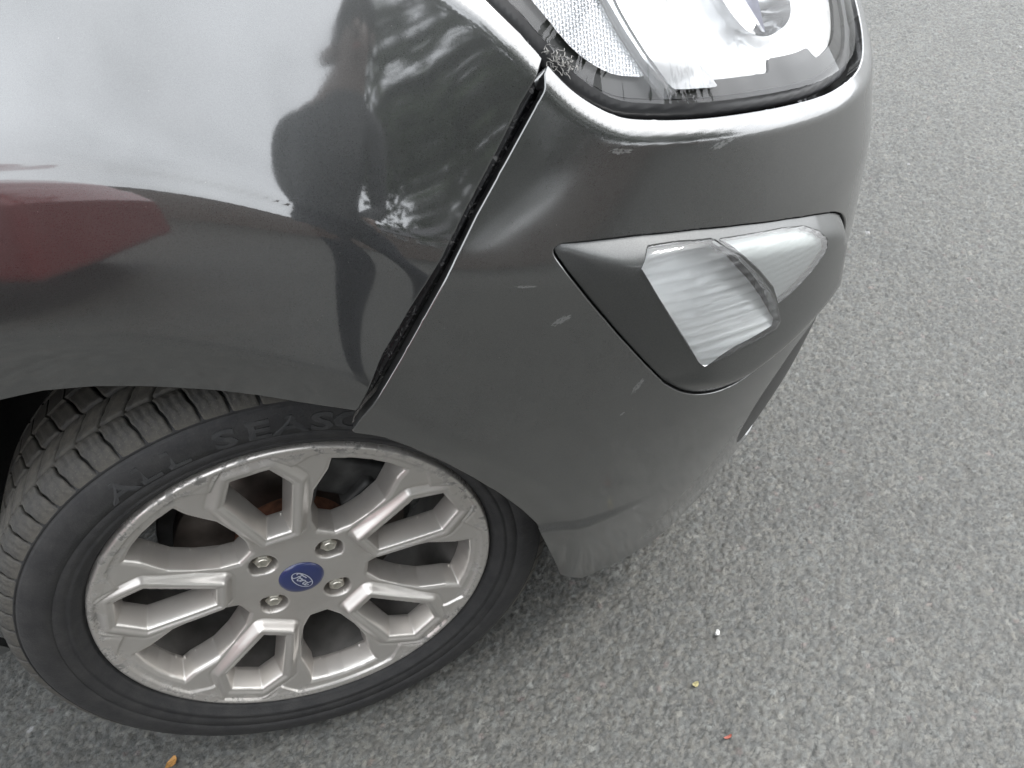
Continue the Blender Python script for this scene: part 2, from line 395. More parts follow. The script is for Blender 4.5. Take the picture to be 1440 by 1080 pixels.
def seg_dist(U, Z, poly, closed=False):
    P = np.asarray(poly, float); A = P if closed else P[:-1]; B = np.roll(P, -1, 0) if closed else P[1:]
    q = np.stack([np.ravel(U), np.ravel(Z)], -1); best = np.full(len(q), 1e9)
    for a, b in zip(A, B):
        ab = b - a; L = ab @ ab
        if L < 1e-14: continue
        t = np.clip(((q - a) @ ab) / L, 0, 1); d = q - a - t[:, None] * ab
        best = np.minimum(best, (d * d).sum(-1))
    return np.sqrt(best).reshape(np.shape(U))
def poly_sdf(U, Z, poly):
    P = np.asarray(poly, float); x = np.ravel(U); y = np.ravel(Z); ins = np.zeros(len(x), bool)
    for a, b in zip(P, np.roll(P, -1, 0)):
        c = ((a[1] > y) != (b[1] > y)); 
        with np.errstate(divide='ignore', invalid='ignore'):
            xi = (b[0] - a[0]) * (y - a[1]) / (b[1] - a[1]) + a[0]
        ins ^= c & (x < xi)
    d = seg_dist(U, Z, P, True)
    return np.where(ins.reshape(np.shape(U)), -d, d)

def trim_panel(name, us, zs, sdf, off, mat, parent, rim=0.010, roundr=0.0012, surf=None, flip=False, mirror=False):
    surf = surf or (lambda u, z: S(u, z, off(u, z)))
    U, Z = np.meshgrid(us, zs, indexing='ij'); sd = sdf(U, Z); h = us[1] - us[0]
    sd = np.where(abs(sd) < .06 * h, -.06 * h, sd)
    nu, nz = U.shape; idx = -np.ones((nu, nz), int); par = []
    for i, j in zip(*np.where(sd < 0)): idx[i, j] = len(par); par.append((U[i, j], Z[i, j]))
    cut = {}; F = []
    def xpt(a, b):
        k = (a, b) if a < b else (b, a)
        if k not in cut:
            sa, sb = sd[a], sd[b]; t = sa / (sa - sb); cut[k] = len(par)
            par.append((U[a] + t * (U[b] - U[a]), Z[a] + t * (Z[b] - Z[a])))
        return cut[k]
    neg = sd < 0; cnt = neg[:-1, :-1].astype(int) + neg[1:, :-1] + neg[1:, 1:] + neg[:-1, 1:]
    for i, j in zip(*np.where(cnt > 0)):
        cs = [(i, j), (i + 1, j), (i + 1, j + 1), (i, j + 1)]
        if cnt[i, j] == 4: F.append(tuple(idx[c] for c in cs)); continue
        f = []
        for q in range(4):
            a, b = cs[q], cs[(q + 1) % 4]
            if neg[a]: f.append(idx[a])
            if neg[a] != neg[b]: f.append(xpt(a, b))
        if len(f) >= 3: F.append(tuple(f))
    par = np.array(par); P = surf(par[:, 0], par[:, 1]); N = _nrm(surf, par[:, 0], par[:, 1])
    # boundary rim
    ec = {}
    for fi, f in enumerate(F):
        for a, b in zip(f, f[1:] + f[:1]):
            k = (a, b) if a < b else (b, a); ec.setdefault(k, []).append((a, b, fi))
    bd = [v[0] for v in ec.values() if len(v) == 1]
    bv = sorted({v for e in bd for v in e[:2]}); lat = {}
    if rim and bv:
        bu, bz = par[bv, 0], par[bv, 1]; hh = .0022
        gu = sdf(bu + hh, bz) - sdf(bu - hh, bz); gz_ = sdf(bu, bz + hh) - sdf(bu, bz - hh); gl = np.hypot(gu, gz_).clip(1e-9); gu, gz_ = gu / gl, gz_ / gl
        L = surf(bu + gu * 1e-3, bz + gz_ * 1e-3) - surf(bu - gu * 1e-3, bz - gz_ * 1e-3); Nb = N[bv]; L = L - Nb * (L * Nb).sum(-1)[:, None]
        for v, l in zip(bv, L): lat[v] = l
    V = [tuple(p) for p in P]; n_surf = len(V)
    if rim:
        prev = {v: v for v in lat}
        for dl, dn in ((.55 * roundr, .18 * roundr), (.9 * roundr, .6 * roundr), (roundr, 1.3 * roundr), (roundr, rim)):
            cur = {}
            for v, l in lat.items():
                ln = l / max(np.linalg.norm(l), 1e-12); cur[v] = len(V); V.append(tuple(P[v] + ln * dl - N[v] * dn))
            for a, b, fi in bd: F.append((prev[b], prev[a], cur[a], cur[b]))
            prev = cur
    V = np.array(V)
    if mirror:
        n0 = len(V); V = np.vstack([V, V * [1, -1, 1] + [0, 2 * YMID, 0]]); F = F + [tuple(v + n0 for v in f[::-1]) for f in F]
    if flip: F = [f[::-1] for f in F]
    o = mesh_obj(name, V, F, mat, parent)
    if rim:
        keys = {(min(a, b), max(a, b)) for a, b, _ in bd}
        if mirror: keys |= {(a + n0, b + n0) for a, b in keys}
        ev_ = np.empty(len(o.data.edges) * 2, np.int32); o.data.edges.foreach_get('vertices', ev_)
        sh = np.array([((a, b) if a < b else (b, a)) in keys for a, b in ev_.reshape(-1, 2).tolist()])
        at_ = o.data.attributes.new('sharp_edge', 'BOOLEAN', 'EDGE'); at_.data.foreach_set('value', sh)
    return o

# ---------- outlines read from the photograph, laid onto the body surface ----------
GAP_F = inv([(765, 88), (730, 145), (695, 215), (655, 290), (620, 360), (580, 425), (535, 500), (503, 574)])
GAP_B = inv([(771, 100), (768, 127), (740, 178), (702, 247), (671, 302), (642, 360), (605, 430), (566, 500), (530, 560), (510, 583), (496, 602)])
ARCH_F = inv([(500, 577), (470, 572), (420, 565), (360, 555), (300, 548), (210, 543), (130, 543), (60, 549), (0, 562)])
ARCH_B = inv([(496, 602), (540, 611), (580, 627), (620, 646), (660, 667), (700, 691), (735, 717), (757, 738), (772, 770), (789, 808)])
CH_W, CH_K = .0098, .85                     # chamfer round the headlight opening: width, drop per metre
HL_EDGE = inv([(770, 93), (801, 125), (835, 149), (874, 166), (921, 170), (973, 169), (1046, 161), (1111, 149), (1162, 134), (1182, 123)], -CH_W * CH_K)
HL_EDGE = catmull(np.vstack([HL_EDGE, [(.74, .781), (.82, .785), (.93, .79)]]), 4)
FEN_HL = inv([(686, 4), (725, 42), (765, 86)], -CH_W * CH_K)
FEN_HL = np.vstack([[(.215, 1.005)], FEN_HL])
FOG_OUT = inv([(778, 352), (784, 344), (820, 339), (900, 330), (980, 322), (1050, 315), (1110, 307), (1150, 301), (1175, 298), (1187, 304), (1189, 318), (1184, 345), (1172, 395), (1150, 433), (1125, 463), (1100, 489), (1070, 515), (1040, 537), (1012, 550), (985, 555), (960, 552), (935, 540), (905, 510), (870, 472), (830, 425), (795, 380)])
FOG_OUT = np.vstack([catmull(FOG_OUT[[25, 0, 1, 2]], 5)[:-1], FOG_OUT[2:7], catmull(FOG_OUT[7:22], 4), FOG_OUT[22:25]])
# =====================================================================
# CAR
# =====================================================================
car = empty('car', (0, 0, 0))
tag(car, 'dark grey metallic car with scuffed bumper hanging loose from its front fender', 'car')

def dchain(*cs): return np.vstack(cs)
# ---- materials that only the bumper carries: scuffs and scratches in the lacquer
def px_point(px, off=0.0):
    a = inv([px], off); return S(a[0, 0], a[0, 1], off)
def add_scuffs(mat, items):
    t = NT.__new__(NT); t.m = mat; t.t = mat.node_tree; t.b = t.t.nodes['Principled BSDF']; t.out = t.t.nodes['Material Output']
    c = t.coord(); old = t.b.inputs['Base Color'].links[0].from_socket; total = None
    for (p, size, rotd, thr, scale) in items:
        mp = t.n('ShaderNodeMapping'); mp.vector_type = 'TEXTURE'; mp.inputs['Location'].default_value = tuple(p)
        mp.inputs['Rotation'].default_value = (0, math.radians(rotd), 0); mp.inputs['Scale'].default_value = size
        t.l(c, mp.inputs['Vector'])
        ln = t.n('ShaderNodeVectorMath', operation='LENGTH'); t.l(mp.outputs[0], ln.inputs[0])
        nz = t.noise(mp.outputs[0], scale, 5, 0.7, 0.6)
        fall = t.ramp(ln.outputs['Value'], [(0.25, 1.0), (1.0, 0.0)])
        m = t.math('MULTIPLY', fall.outputs[0], nz.outputs['Fac']); r = t.ramp(m, [(thr, 0.0), (thr + .06, 1.0)])
        total = r.outputs[0] if total is None else t.mix(1.0, total, r.outputs[0], 'ADD')
    f = t.math('MULTIPLY', total, 0.24)
    t.l(t.mix(f, old, (0.42, 0.43, 0.43)), t.b.inputs['Base Color'])
    mt = t.b.inputs['Metallic'].links[0].from_socket; t.l(t.math('SUBTRACT', mt, f), t.b.inputs['Metallic'])
    t.l(t.math('SUBTRACT', 1.0, f), t.b.inputs['Coat Weight'])

PAINT_BUMPER = mat_paint('scuffed_bumper_paint', crough=.085)
add_scuffs(PAINT_BUMPER, [
    (px_point((790, 450)), (.020, .05, .008), -18, .40, 6.0), (px_point((897, 543)), (.022, .05, .008), -55, .42, 6.0),
    (px_point((1015, 203)), (.026, .05, .007), -8, .42, 5.0), (px_point((872, 213)), (.022, .05, .006), 8, .44, 5.0),
    (px_point((738, 402)), (.022, .05, .003), 14, .42, 5.0), (px_point((875, 582)), (.007, .05, .003), -40, .40, 5.0)])

# ---- fender ----
_la = math.atan2(ARCH_F[-1][1] - AZ, ARCH_F[-1][0] - AX); _lr = math.hypot(ARCH_F[-1][1] - AZ, ARCH_F[-1][0] - AX)
arch_rear = [(AX + (_lr + (.385 - _lr) * t) * math.cos(_la + (3.42 - _la) * t), AZ + (_lr + (.385 - _lr) * t) * math.sin(_la + (3.42 - _la) * t)) for t in np.linspace(.06, 1, 24)]
FENDER = dchain(GAP_F, ARCH_F, arch_rear, [(-.43, .20), (-.66, .20), (-.66, 1.005)], FEN_HL[:-1])
HL_BOTH = np.vstack([FEN_HL, HL_EDGE])
HLPOLY = np.vstack([FEN_HL, HL_EDGE, [(.96, .90), (.90, .955), (.62, .99), (.40, 1.012), (.215, 1.012)]])
def hl_signed(u, z, line): return seg_dist(u, z, line) * np.where(poly_sdf(u, z, HLPOLY) < 0, -1, 1)
def off_fender(u, z):
    d = hl_signed(u, z, FEN_HL)
    return -CH_K * sp(CH_W - d, .002)
trim_panel('front_fender', np.arange(-.67, .36, .0032), np.arange(.19, 1.012, .0032), lambda u, z: poly_sdf(u, z, FENDER), off_fender, PAINT, car, rim=.012)

# ---- bumper (one skin wrapped round the whole nose) ----
LOWTRIM = np.vstack([catmull([(.72, .553), (.66, .548), (.605, .532), (.578, .50), (.562, .46), (.562, .41), (.590, .36), (.645, .32), (.72, .30)], 5), [(1.5, .30), (1.5, .553)]])
BUMPER = dchain(GAP_B, ARCH_B[1:], [(.345, .178), (.40, .178), (.46, .178), (.6, .178), (.8, .178), (1.5, .178), (1.5, .79)], HL_EDGE[::-1])
VAL = inv([(745, 742), (757, 740), (790, 736), (832, 729), (880, 712), (930, 690)])
def off_bumper(u, z):
    d = hl_signed(u, z, HL_EDGE); o = -CH_K * sp(CH_W - d, .002)
    o = o + .005 * np.exp(-seg_dist(u, z, GAP_B) / .05) * sstep(z, .86, .72)
    zv = np.interp(u, VAL[:, 0], VAL[:, 1])
    o = o + .006 * sstep(z - zv, .006, -.008) * sstep(u, .44, .33) * sstep(z - zv, -.16, -.02)
    return o
def sdf_bumper(u, z):
    s = poly_sdf(u, z, BUMPER); s = np.maximum(s, -(poly_sdf(u, z, FOG_OUT) - .0012)); s = np.maximum(s, -poly_sdf(u, z, LOWTRIM)); return np.maximum(s, u - UMID)
bumper = trim_panel('front_bumper', np.arange(.115, UMID + .004, .0032), np.arange(.165, .90, .0032), sdf_bumper, off_bumper, PAINT_BUMPER, car, rim=.014, mirror=True)
# black lower grille / trim on the nose
trim_panel('lower_grille', np.arange(.535, UMID + .005, .005), np.arange(.27, .58, .005), lambda u, z: np.maximum(poly_sdf(u, z, LOWTRIM) + .0015, u - UMID), lambda u, z: -.0035 + 0 * u, BLACK_PLASTIC, car, rim=.004, mirror=True)
# scratched black carrier seen through the open joint
def gap_strip():
    n = 160; t = np.linspace(0, 1, n)
    def res(P, k=n):
        P = np.asarray(P); s = np.r_[0, np.cumsum(np.linalg.norm(np.diff(P, axis=0), axis=1))]; return np.stack([np.interp(t * s[-1], s, P[:, i]) for i in (0, 1)], -1)
    A, B = res(GAP_F)[5:], res(GAP_B[1:])[5:]; n = len(A); V = []; F = []
    prof = [(-.9, .020), (.0, .019), (.22, .0135), (.42, .0115), (.5, .0135), (.62, .0115), (.8, .0125), (1.0, .019), (1.9, .022)]
    for i in range(n):
        for k, dp in prof:
            q = A[i] + (B[i] - A[i]) * k; V.append(S(q[0], q[1], -dp ))
    m = len(prof)
    for i in range(n - 1):
        for k in range(m - 1): F.append((i * m + k, (i + 1) * m + k, (i + 1) * m + k + 1, i * m + k + 1))
    mesh_obj('bumper_bracket', V, F, MAT_GAP, car)
_t = NT('scratched_gloss_black'); _c = _t.coord(); _n = _t.noise(_c, 130, 6, .7, 1.5); _r = _t.ramp(_n.outputs['Fac'], [(.55, (.006, .006, .007)), (.66, (.10, .10, .10))])
_t.l(_r.outputs[0], _t.b.inputs['Base Color']); _t.set(Roughness=.22); _t.bump(_n.outputs['Fac'], .2, .0015); MAT_GAP = _t.m
gap_strip()

# ---- fog lamp pod ----
fog = empty('fog_lamp', parent=car)
_k = [int(np.argmin(np.hypot(*(FOG_OUT - inv([p_])[0]).T))) for p_ in ((780, 346), (1187, 310), (935, 540))]
TOP_E = FOG_OUT[_k[0]:_k[1] + 1]; BOT_E = FOG_OUT[_k[1]:_k[2] + 1]; LEFT_E = np.vstack([FOG_OUT[_k[2]:], FOG_OUT[:_k[0] + 1]])
def pod(u, z):
    a = .42 * seg_dist(u, z, LEFT_E); b = .95 * seg_dist(u, z, TOP_E); c = .75 * seg_dist(u, z, BOT_E)
    return smin(smin(smin(a, b, .0035), c, .004), .016 + 0 * a, .005) - .002
LENS_A = inv([(901, 379), (917, 353), (960, 347), (1010, 342), (1040, 360), (1065, 385), (1085, 412), (1092, 430), (1096, 452), (1090, 462), (1040, 490), (990, 517), (984, 514), (950, 460), (925, 420)], .012)
LENS_B = inv([(1013, 341), (1060, 334), (1110, 325), (1140, 321), (1155, 325), (1162, 335), (1160, 350), (1140, 378), (1115, 405), (1091, 425), (1084, 403), (1064, 378), (1040, 356)], .010)
POD_U = np.arange(.32, .70, .002); POD_Z = np.arange(.53, .78, .002)
trim_panel('surround', POD_U, POD_Z, lambda u, z: np.maximum(np.maximum(poly_sdf(u, z, FOG_OUT) + .0018, -poly_sdf(u, z, LENS_A)), -poly_sdf(u, z, LENS_B)), lambda u, z: pod(u, z) - .001, PAINT_DARK, fog, rim=.010)
_l = inv([(905, 397), (1075, 354)], .012); _l = _l[1] - _l[0]; _dir = np.array([-_l[1], _l[0]]) / np.linalg.norm(_l)
def ribs(u, z, amp, pitch): 
    s = (u * _dir[0] + z * _dir[1]) / pitch; return amp * (.5 + .5 * np.cos(2 * math.pi * s)) ** 2
LENSMAT = mat_clear('fog_lens_plastic', (.97, .98, .98), 1.5, .02, .05); LENSMAT2 = mat_clear('indicator_lens_plastic', (.85, .88, .87), 1.5, .05, .16)
LENS_U = np.arange(LENS_A[:, 0].min() - .004, LENS_A[:, 0].max() + .004, .0013); LENS_Z = np.arange(LENS_A[:, 1].min() - .004, LENS_A[:, 1].max() + .004, .0013)
trim_panel('lens', LENS_U, LENS_Z, lambda u, z: poly_sdf(u, z, LENS_A) + .0008, lambda u, z: pod(u, z) + .0005 + ribs(u, z, .0013, .0105) * sstep(poly_sdf(u, z, LENS_A), -.001, -.005), LENSMAT, fog, rim=.005)
trim_panel('indicator_lens', POD_U, POD_Z, lambda u, z: poly_sdf(u, z, LENS_B) + .0008, lambda u, z: pod(u, z) - .0015 + ribs(u, z, .0006, .006), LENSMAT2, fog, rim=.010)
# reflectors: bowls behind the lenses
zA = LENS_A[:, 1].min()
FOGREF = mat_simple('fog_reflector_chrome', (.97, .98, .98), .25, .12)
trim_panel('reflector', LENS_U, LENS_Z, lambda u, z: poly_sdf(u, z, LENS_A) + .0012, lambda u, z: pod(u, z) - .0035 - .5 * np.maximum(z - zA, 0) + .25 * sp(.47 - u, .01) + ribs(u, z, .0005, .0105), FOGREF, fog, rim=0)
INDREF = mat_simple('indicator_reflector_grey', (.68, .70, .70), .35, .2)
trim_panel('indicator_reflector', POD_U, POD_Z, lambda u, z: poly_sdf(u, z, LENS_B) + .0012, lambda u, z: pod(u, z) - .006 - .10 * np.maximum(z - zA - .06, 0), INDREF, fog, rim=0)

# ---- headlight ----
hl = empty('headlight', parent=car)
def hl_rake(u, z):
    return -.010 - .62 * seg_dist(u, z, HL_BOTH)
HU = np.arange(.20, .97, .004); HZ = np.arange(.78, 1.02, .004)
shrink = .0095
trim_panel('lens', HU, HZ, lambda u, z: poly_sdf(u, z, HLPOLY) + shrink, hl_rake, CLEAR, hl, rim=0)
# black seal strip that fills the joint round the lens
trim_panel('seal', HU, HZ, lambda u, z: np.maximum(poly_sdf(u, z, HLPOLY) - .004, -(poly_sdf(u, z, HLPOLY) + shrink - .001)), lambda u, z: hl_rake(u, z) - .010, RUBBER_SEAL, hl, rim=.02)
SEPAR = inv([(850, -40), (863, 10), (880, 50), (900, 88), (921, 122)], -.05)          # light guide between side marker and main chamber
TRAY = inv([(885, 60), (905, 105), (930, 122), (985, 131), (1045, 128), (1088, 117), (1092, 100), (1130, 103), (1165, 95), (1184, 80)], -.06)
GUIDE = mat_clear('light_guide', (.93, .95, .96), 1.6, .02, .18)
def side_part(u, z): # >0 on the main-lamp side of the separator
    k = np.interp(z, SEPAR[::-1, 1], SEPAR[::-1, 0]) if SEPAR[0, 1] > SEPAR[-1, 1] else np.interp(z, SEPAR[:, 1], SEPAR[:, 0]); return u - k
_t = NT('honeycomb_reflector'); _c = _t.coord(); _v = _t.vor(_c, 400, 'F1', .15); _r = _t.ramp(_v.outputs['Distance'], [(.1, 1.0), (.6, 0.0)])
_t.set(Base_Color=(.92, .93, .95, 1), Metallic=.75, Roughness=.38); _t.bump(_r.outputs[0], .4, .003); HONEY = _t.m
trim_panel('side_reflector', HU, HZ, lambda u, z: np.maximum(poly_sdf(u, z, HLPOLY) + .020, side_part(u, z) + .006), lambda u, z: hl_rake(u, z) - .016, HONEY, hl, rim=0)
_sv = [S(q[0], q[1], float(hl_rake(np.array([q[0]]), np.array([q[1]]))[0]) - .012) for q in catmull(SEPAR, 8)]
tube('light_guide', _sv, .006, GUIDE, hl, 10)
HOUS = mat_simple('lamp_housing', (.035, .036, .036), .35, noise=.2)
inner = lambda u, z: np.maximum(poly_sdf(u, z, HLPOLY) + .010, -(side_part(u, z) - .002))
trayline = lambda u, z: seg_dist(u, z, HL_EDGE) - .016 - .009 * sstep(u, .565, .575) * sstep(u, .66, .65)
trim_panel('tray', HU, HZ, lambda u, z: np.maximum(poly_sdf(u, z, HLPOLY) + .003, np.where(side_part(u, z) < 0, seg_dist(u, z, HL_BOTH) - .03, trayline(u, z) - .002)), lambda u, z: hl_rake(u, z) - .014 - .008 * sstep(side_part(u, z), .008, -.004), HOUS, hl, rim=0)
LAMPW = mat_simple('lamp_chrome', (.94, .95, .96), .22, .55)
_rid = inv([(985, 95), (985, 60), (980, 30), (965, -30)], -.05)
def ridge(u, z):
    k = np.interp(z, _rid[:, 1], _rid[:, 0]); return .012 * sstep(u - k, -.004, .004)
trim_panel('reflector', HU, HZ, lambda u, z: np.maximum(inner(u, z) + .004, -trayline(u, z)), lambda u, z: hl_rake(u, z) - .026 + .02 * sstep(trayline(u, z), .012, .0) - ridge(u, z) - .15 * sp(trayline(u, z) - .02, .01) + .0005 * np.sin(z * 2 * math.pi / .0045) * (u < .47) * (z > .885), LAMPW, hl, rim=0)
def chamber(name, cu, cz, ru, rz, depth, tilt, mat, step=None):
    # open parabolic bowl facing out of the lamp
    V = []; F = []; nr, na = 16, 48
    P0 = S(cu, cz, float(hl_rake(np.array([cu]), np.array([cz]))[0]) - .016)
    du = S(cu + .01, cz) - S(cu - .01, cz); du /= np.linalg.norm(du)
    nrm = Vector((du[1], -du[0], 0)).normalized(); up = Vector((0, 0, 1)); nrm = (nrm + up * tilt).normalized(); side = Vector(du); upv = nrm.cross(side).normalized() * -1
    if upv.z < 0: upv = -upv
    for i in range(nr + 1):
        t = i / nr
        for k in range(na):
            a = 2 * math.pi * k / na; ex = 2.6
            ca, sa = math.cos(a), math.sin(a); rr = (abs(ca) ** ex + abs(sa) ** ex) ** (-1 / ex)
            q = Vector(P0) + side * (ca * rr * ru * t) + upv * (sa * rr * rz * t) - nrm * depth * (1 - t ** 1.6)
            if step and i < nr: q += nrm * .0012 * math.sin(q.z * step)
            V.append(q)
    for i in range(nr):
        for k in range(na): F.append((i * na + k, i * na + (k + 1) % na, (i + 1) * na + (k + 1) % na, (i + 1) * na + k))
    return mesh_obj(name, V, F, mat, hl)
cr_ = inv([(1075, -20)], -.06)[0]
chamber('projector', cr_[0], cr_[1], .040, .045, .045, .9, CHROME, 900)
_q = inv([(1068, 0), (1078, 46), (1088, 4)], -.045); _pv = [S(a[0], a[1], float(hl_rake(np.array([a[0]]), np.array([a[1]]))[0]) - .008) for a in _q]
mesh_obj('running_light_blade', _pv + [p + np.array([0, .012, -.004]) for p in _pv], [(0, 1, 2), (5, 4, 3), (0, 3, 4, 1), (1, 4, 5, 2), (2, 5, 3, 0)], mat_simple('blue_tinted_blade', (.12, .125, .17), .2, .3), hl, smooth=False)

# ---- hood, doors, grille and inner shells (mostly out of frame) ----
def hood():
    V = []; F = []
    us = np.r_[np.linspace(-.60, .2, 16), np.linspace(.24, UMID, 24)]; ts = np.linspace(0, 1, 14)
    for u in us:
        z0 = 1.010 if u < .2 else 1.010 - .085 * sstep(u, .2, 1.1)
        off = 0 if u < .2 else -.05 * sstep(u, .2, .4) - .02
        p = S(u, z0, off - .004)
        for t in ts:
            q = np.array([p[0] * (1 - t) + (min(p[0], .35) * t if u < .2 else (.30 - (1 - (u - .2) / (UMID - .2)) * .25) * t), p[1] + (YMID - p[1]) * t, p[2] + .10 * math.sin(min(1, t * 1.3) * math.pi / 2) * (1 if u < .6 else 1)])
            V.append(q)
    k = len(ts)
    for i in range(len(us) - 1):
        for j in range(k - 1): F.append((i * k + j, (i + 1) * k + j, (i + 1) * k + j + 1, i * k + j + 1))
    V = np.array(V); n0 = len(V); V = np.vstack([V, V * [1, -1, 1] + [0, 2 * YMID, 0]]); F += [tuple(v + n0 for v in f[::-1]) for f in F]
    o = mesh_obj('hood', V, F, PAINT, car); m = o.modifiers.new('solid', 'SOLIDIFY'); m.thickness = .012; m.offset = -1
hood()
def rect(u0, u1, z0, z1): return lambda u, z: np.maximum(np.maximum(u0 - u, u - u1), np.maximum(z0 - z, z - z1))
trim_panel('front_door', np.arange(-1.75, -.66, .012), np.arange(.30, 1.02, .012), rect(-1.745, -.665, .305, 1.01), lambda u, z: 0 * u, PAINT, car, rim=.02)
trim_panel('sill', np.arange(-1.75, -.42, .012), np.arange(.16, .31, .012), rect(-1.745, -.665, .17, .30), lambda u, z: 0 * u - .01, BLACK_PLASTIC, car, rim=.03)
gr = empty('upper_grille', parent=car)
trim_panel('backing', np.arange(.92, UMID + .01, .012), np.arange(.78, .95, .012), lambda u, z: np.maximum(rect(.955, UMID, .79, .945)(u, z), u - UMID), lambda u, z: -.05 + 0 * u, BLACK_PLASTIC, gr, rim=0, mirror=True)
for kz in (.83, .86, .89, .92):
    trim_panel('grille_bar', np.arange(.94, UMID + .01, .01), np.arange(kz - .012, kz + .013, .004), lambda u, z, kz=kz: np.maximum(rect(.955, UMID, kz - .008, kz + .008)(u, z), u - UMID), lambda u, z: -.035 + 0 * u, BLACK_GLOSS, gr, rim=.01, mirror=True)
# wheel-arch liner, plus an added black box blocking light leaks inside the shell
liner = revolve('arch_liner', [(.402, .012), (.408, .03), (.412, .30), (.30, .315), (.02, .32)], 72, LINER, car, a0=.38, a1=math.pi + .1)
liner.location = (AX, 0.0, AZ)
bm = bmesh.new(); box_bm(bm, (-.55, YMID, .56), (2.3, 1.02, .62), bevel=.05); bm_obj('light_block_box', bm, LINER, car)

# dusty cobweb strands caught in the corner of the lamp joint
def cobweb():
    rg = np.random.default_rng(5); V = []; F = []
    for k in range(46):
        p = np.array([785, 86]) + rg.normal(size=2) * [11, 7]; q = [p]
        if k < 3: q = [np.array([(768, 68), (764, 70), (772, 60)][k], float)]
        d = rg.normal(size=2); d /= np.linalg.norm(d)
        for _ in range(5): d = d + rg.normal(size=2) * .6; d /= np.linalg.norm(d); q.append(q[-1] + d * rg.uniform(1.5, 3.2))
        uv = inv(q, -.016); pts = [S(a[0], a[1], -.016 + .003 * math.sin(k + i)) for i, a in enumerate(uv)]
        v, f = tube_verts(pts, .00028, 4); b = len(V); V += v; F += [tuple(x + b for x in y) for y in f]
    mesh_obj('cobweb', V, F, mat_simple('dusty_cobweb', (.24, .235, .22), .9), hl)
cobweb()
# =====================================================================
# WHEEL (steered; local frame: +y points into the car, face plane y = 0)
# =====================================================================
STEER = math.radians(18); TILT = math.radians(2)
wheel = empty('wheel', (0, 0, .305), (0, 0, STEER), parent=car)
tag(wheel, 'kerb-scuffed silver alloy wheel turned inwards at the front')

# --- materials
def mat_alloy():
    t = NT('silver_alloy_paint'); c = t.coord()
    sx = t.n('ShaderNodeSeparateXYZ'); t.l(c, sx.inputs[0])
    r = t.math('SQRT', t.math('ADD', t.math('POWER', sx.outputs['X'], 2.0), t.math('POWER', sx.outputs['Z'], 2.0)))
    nz = t.noise(c, 60, 6, .65); n2 = t.noise(c, 11, 4, .6); n3 = t.noise(c, 420, 4, .7)
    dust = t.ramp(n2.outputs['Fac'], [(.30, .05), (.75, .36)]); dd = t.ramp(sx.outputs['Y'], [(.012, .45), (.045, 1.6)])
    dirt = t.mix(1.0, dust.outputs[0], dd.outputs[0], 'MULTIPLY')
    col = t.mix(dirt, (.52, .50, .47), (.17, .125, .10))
    # kerb rash on the outer lip
    edge = t.ramp(r, [(.208, 0.0), (.222, 1.0)]); rash = t.ramp(nz.outputs['Fac'], [(.50, 0.0), (.58, 1.0)])
    pat = t.ramp(n2.outputs['Fac'], [(.40, .2), (.52, 1.0)]); m = t.mix(1.0, t.mix(1.0, edge.outputs[0], rash.outputs[0], 'MULTIPLY'), pat.outputs[0], 'MULTIPLY')
    col = t.mix(m, col, (.13, .125, .115)); t.l(col, t.b.inputs['Base Color'])
    t.set(Metallic=.72, Roughness=.36, Coat_Weight=.35, Coat_Roughness=.12)
    ro = t.ramp(t.mix(1.0, m, dirt, 'ADD'), [(0.0, .27), (.8, .7)]); t.l(ro.outputs[0], t.b.inputs['Roughness'])
    t.l(t.math('SUBTRACT', .75, t.math('MULTIPLY', m, .6)), t.b.inputs['Metallic'])
    h = t.mix(.3, m, n3.outputs['Fac']); b = t.bump(h, .15, .001); b.invert = True
    return t.m
def mat_rubber(name, col, dustc, dust, sipes=False):
    t = NT(name); c = t.coord()
    n1 = t.noise(c, 45, 6, .7); n2 = t.noise(c, 420, 4, .7); n3 = t.noise(c, 7, 3)
    f = t.ramp(n1.outputs['Fac'], [(.38, 0.0), (.72, dust)]); f2 = t.ramp(n2.outputs['Fac'], [(.58, 0.0), (.72, dust * 1.1)]); f3 = t.mix(1.0, f.outputs[0], f2.outputs[0], 'ADD')
    col_ = t.mix(f3, col, dustc); t.l(col_, t.b.inputs['Base Color']); t.set(Roughness=.72); t.b.inputs['Specular IOR Level'].default_value = .4
    h = n2.outputs['Fac']
    t.bump(h, .35, .0015); return t.m
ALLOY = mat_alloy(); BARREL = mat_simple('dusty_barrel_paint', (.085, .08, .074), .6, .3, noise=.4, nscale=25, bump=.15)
RUB = mat_rubber('tyre_sidewall_rubber', (.012, .012, .0125), (.075, .072, .066), .20)
RUB_T = mat_rubber('tyre_tread_rubber', (.024, .023, .021), (.15, .135, .105), .30)
RUB_L = mat_rubber('tyre_letter_rubber', (.020, .0205, .0215), (.085, .083, .078), .25)

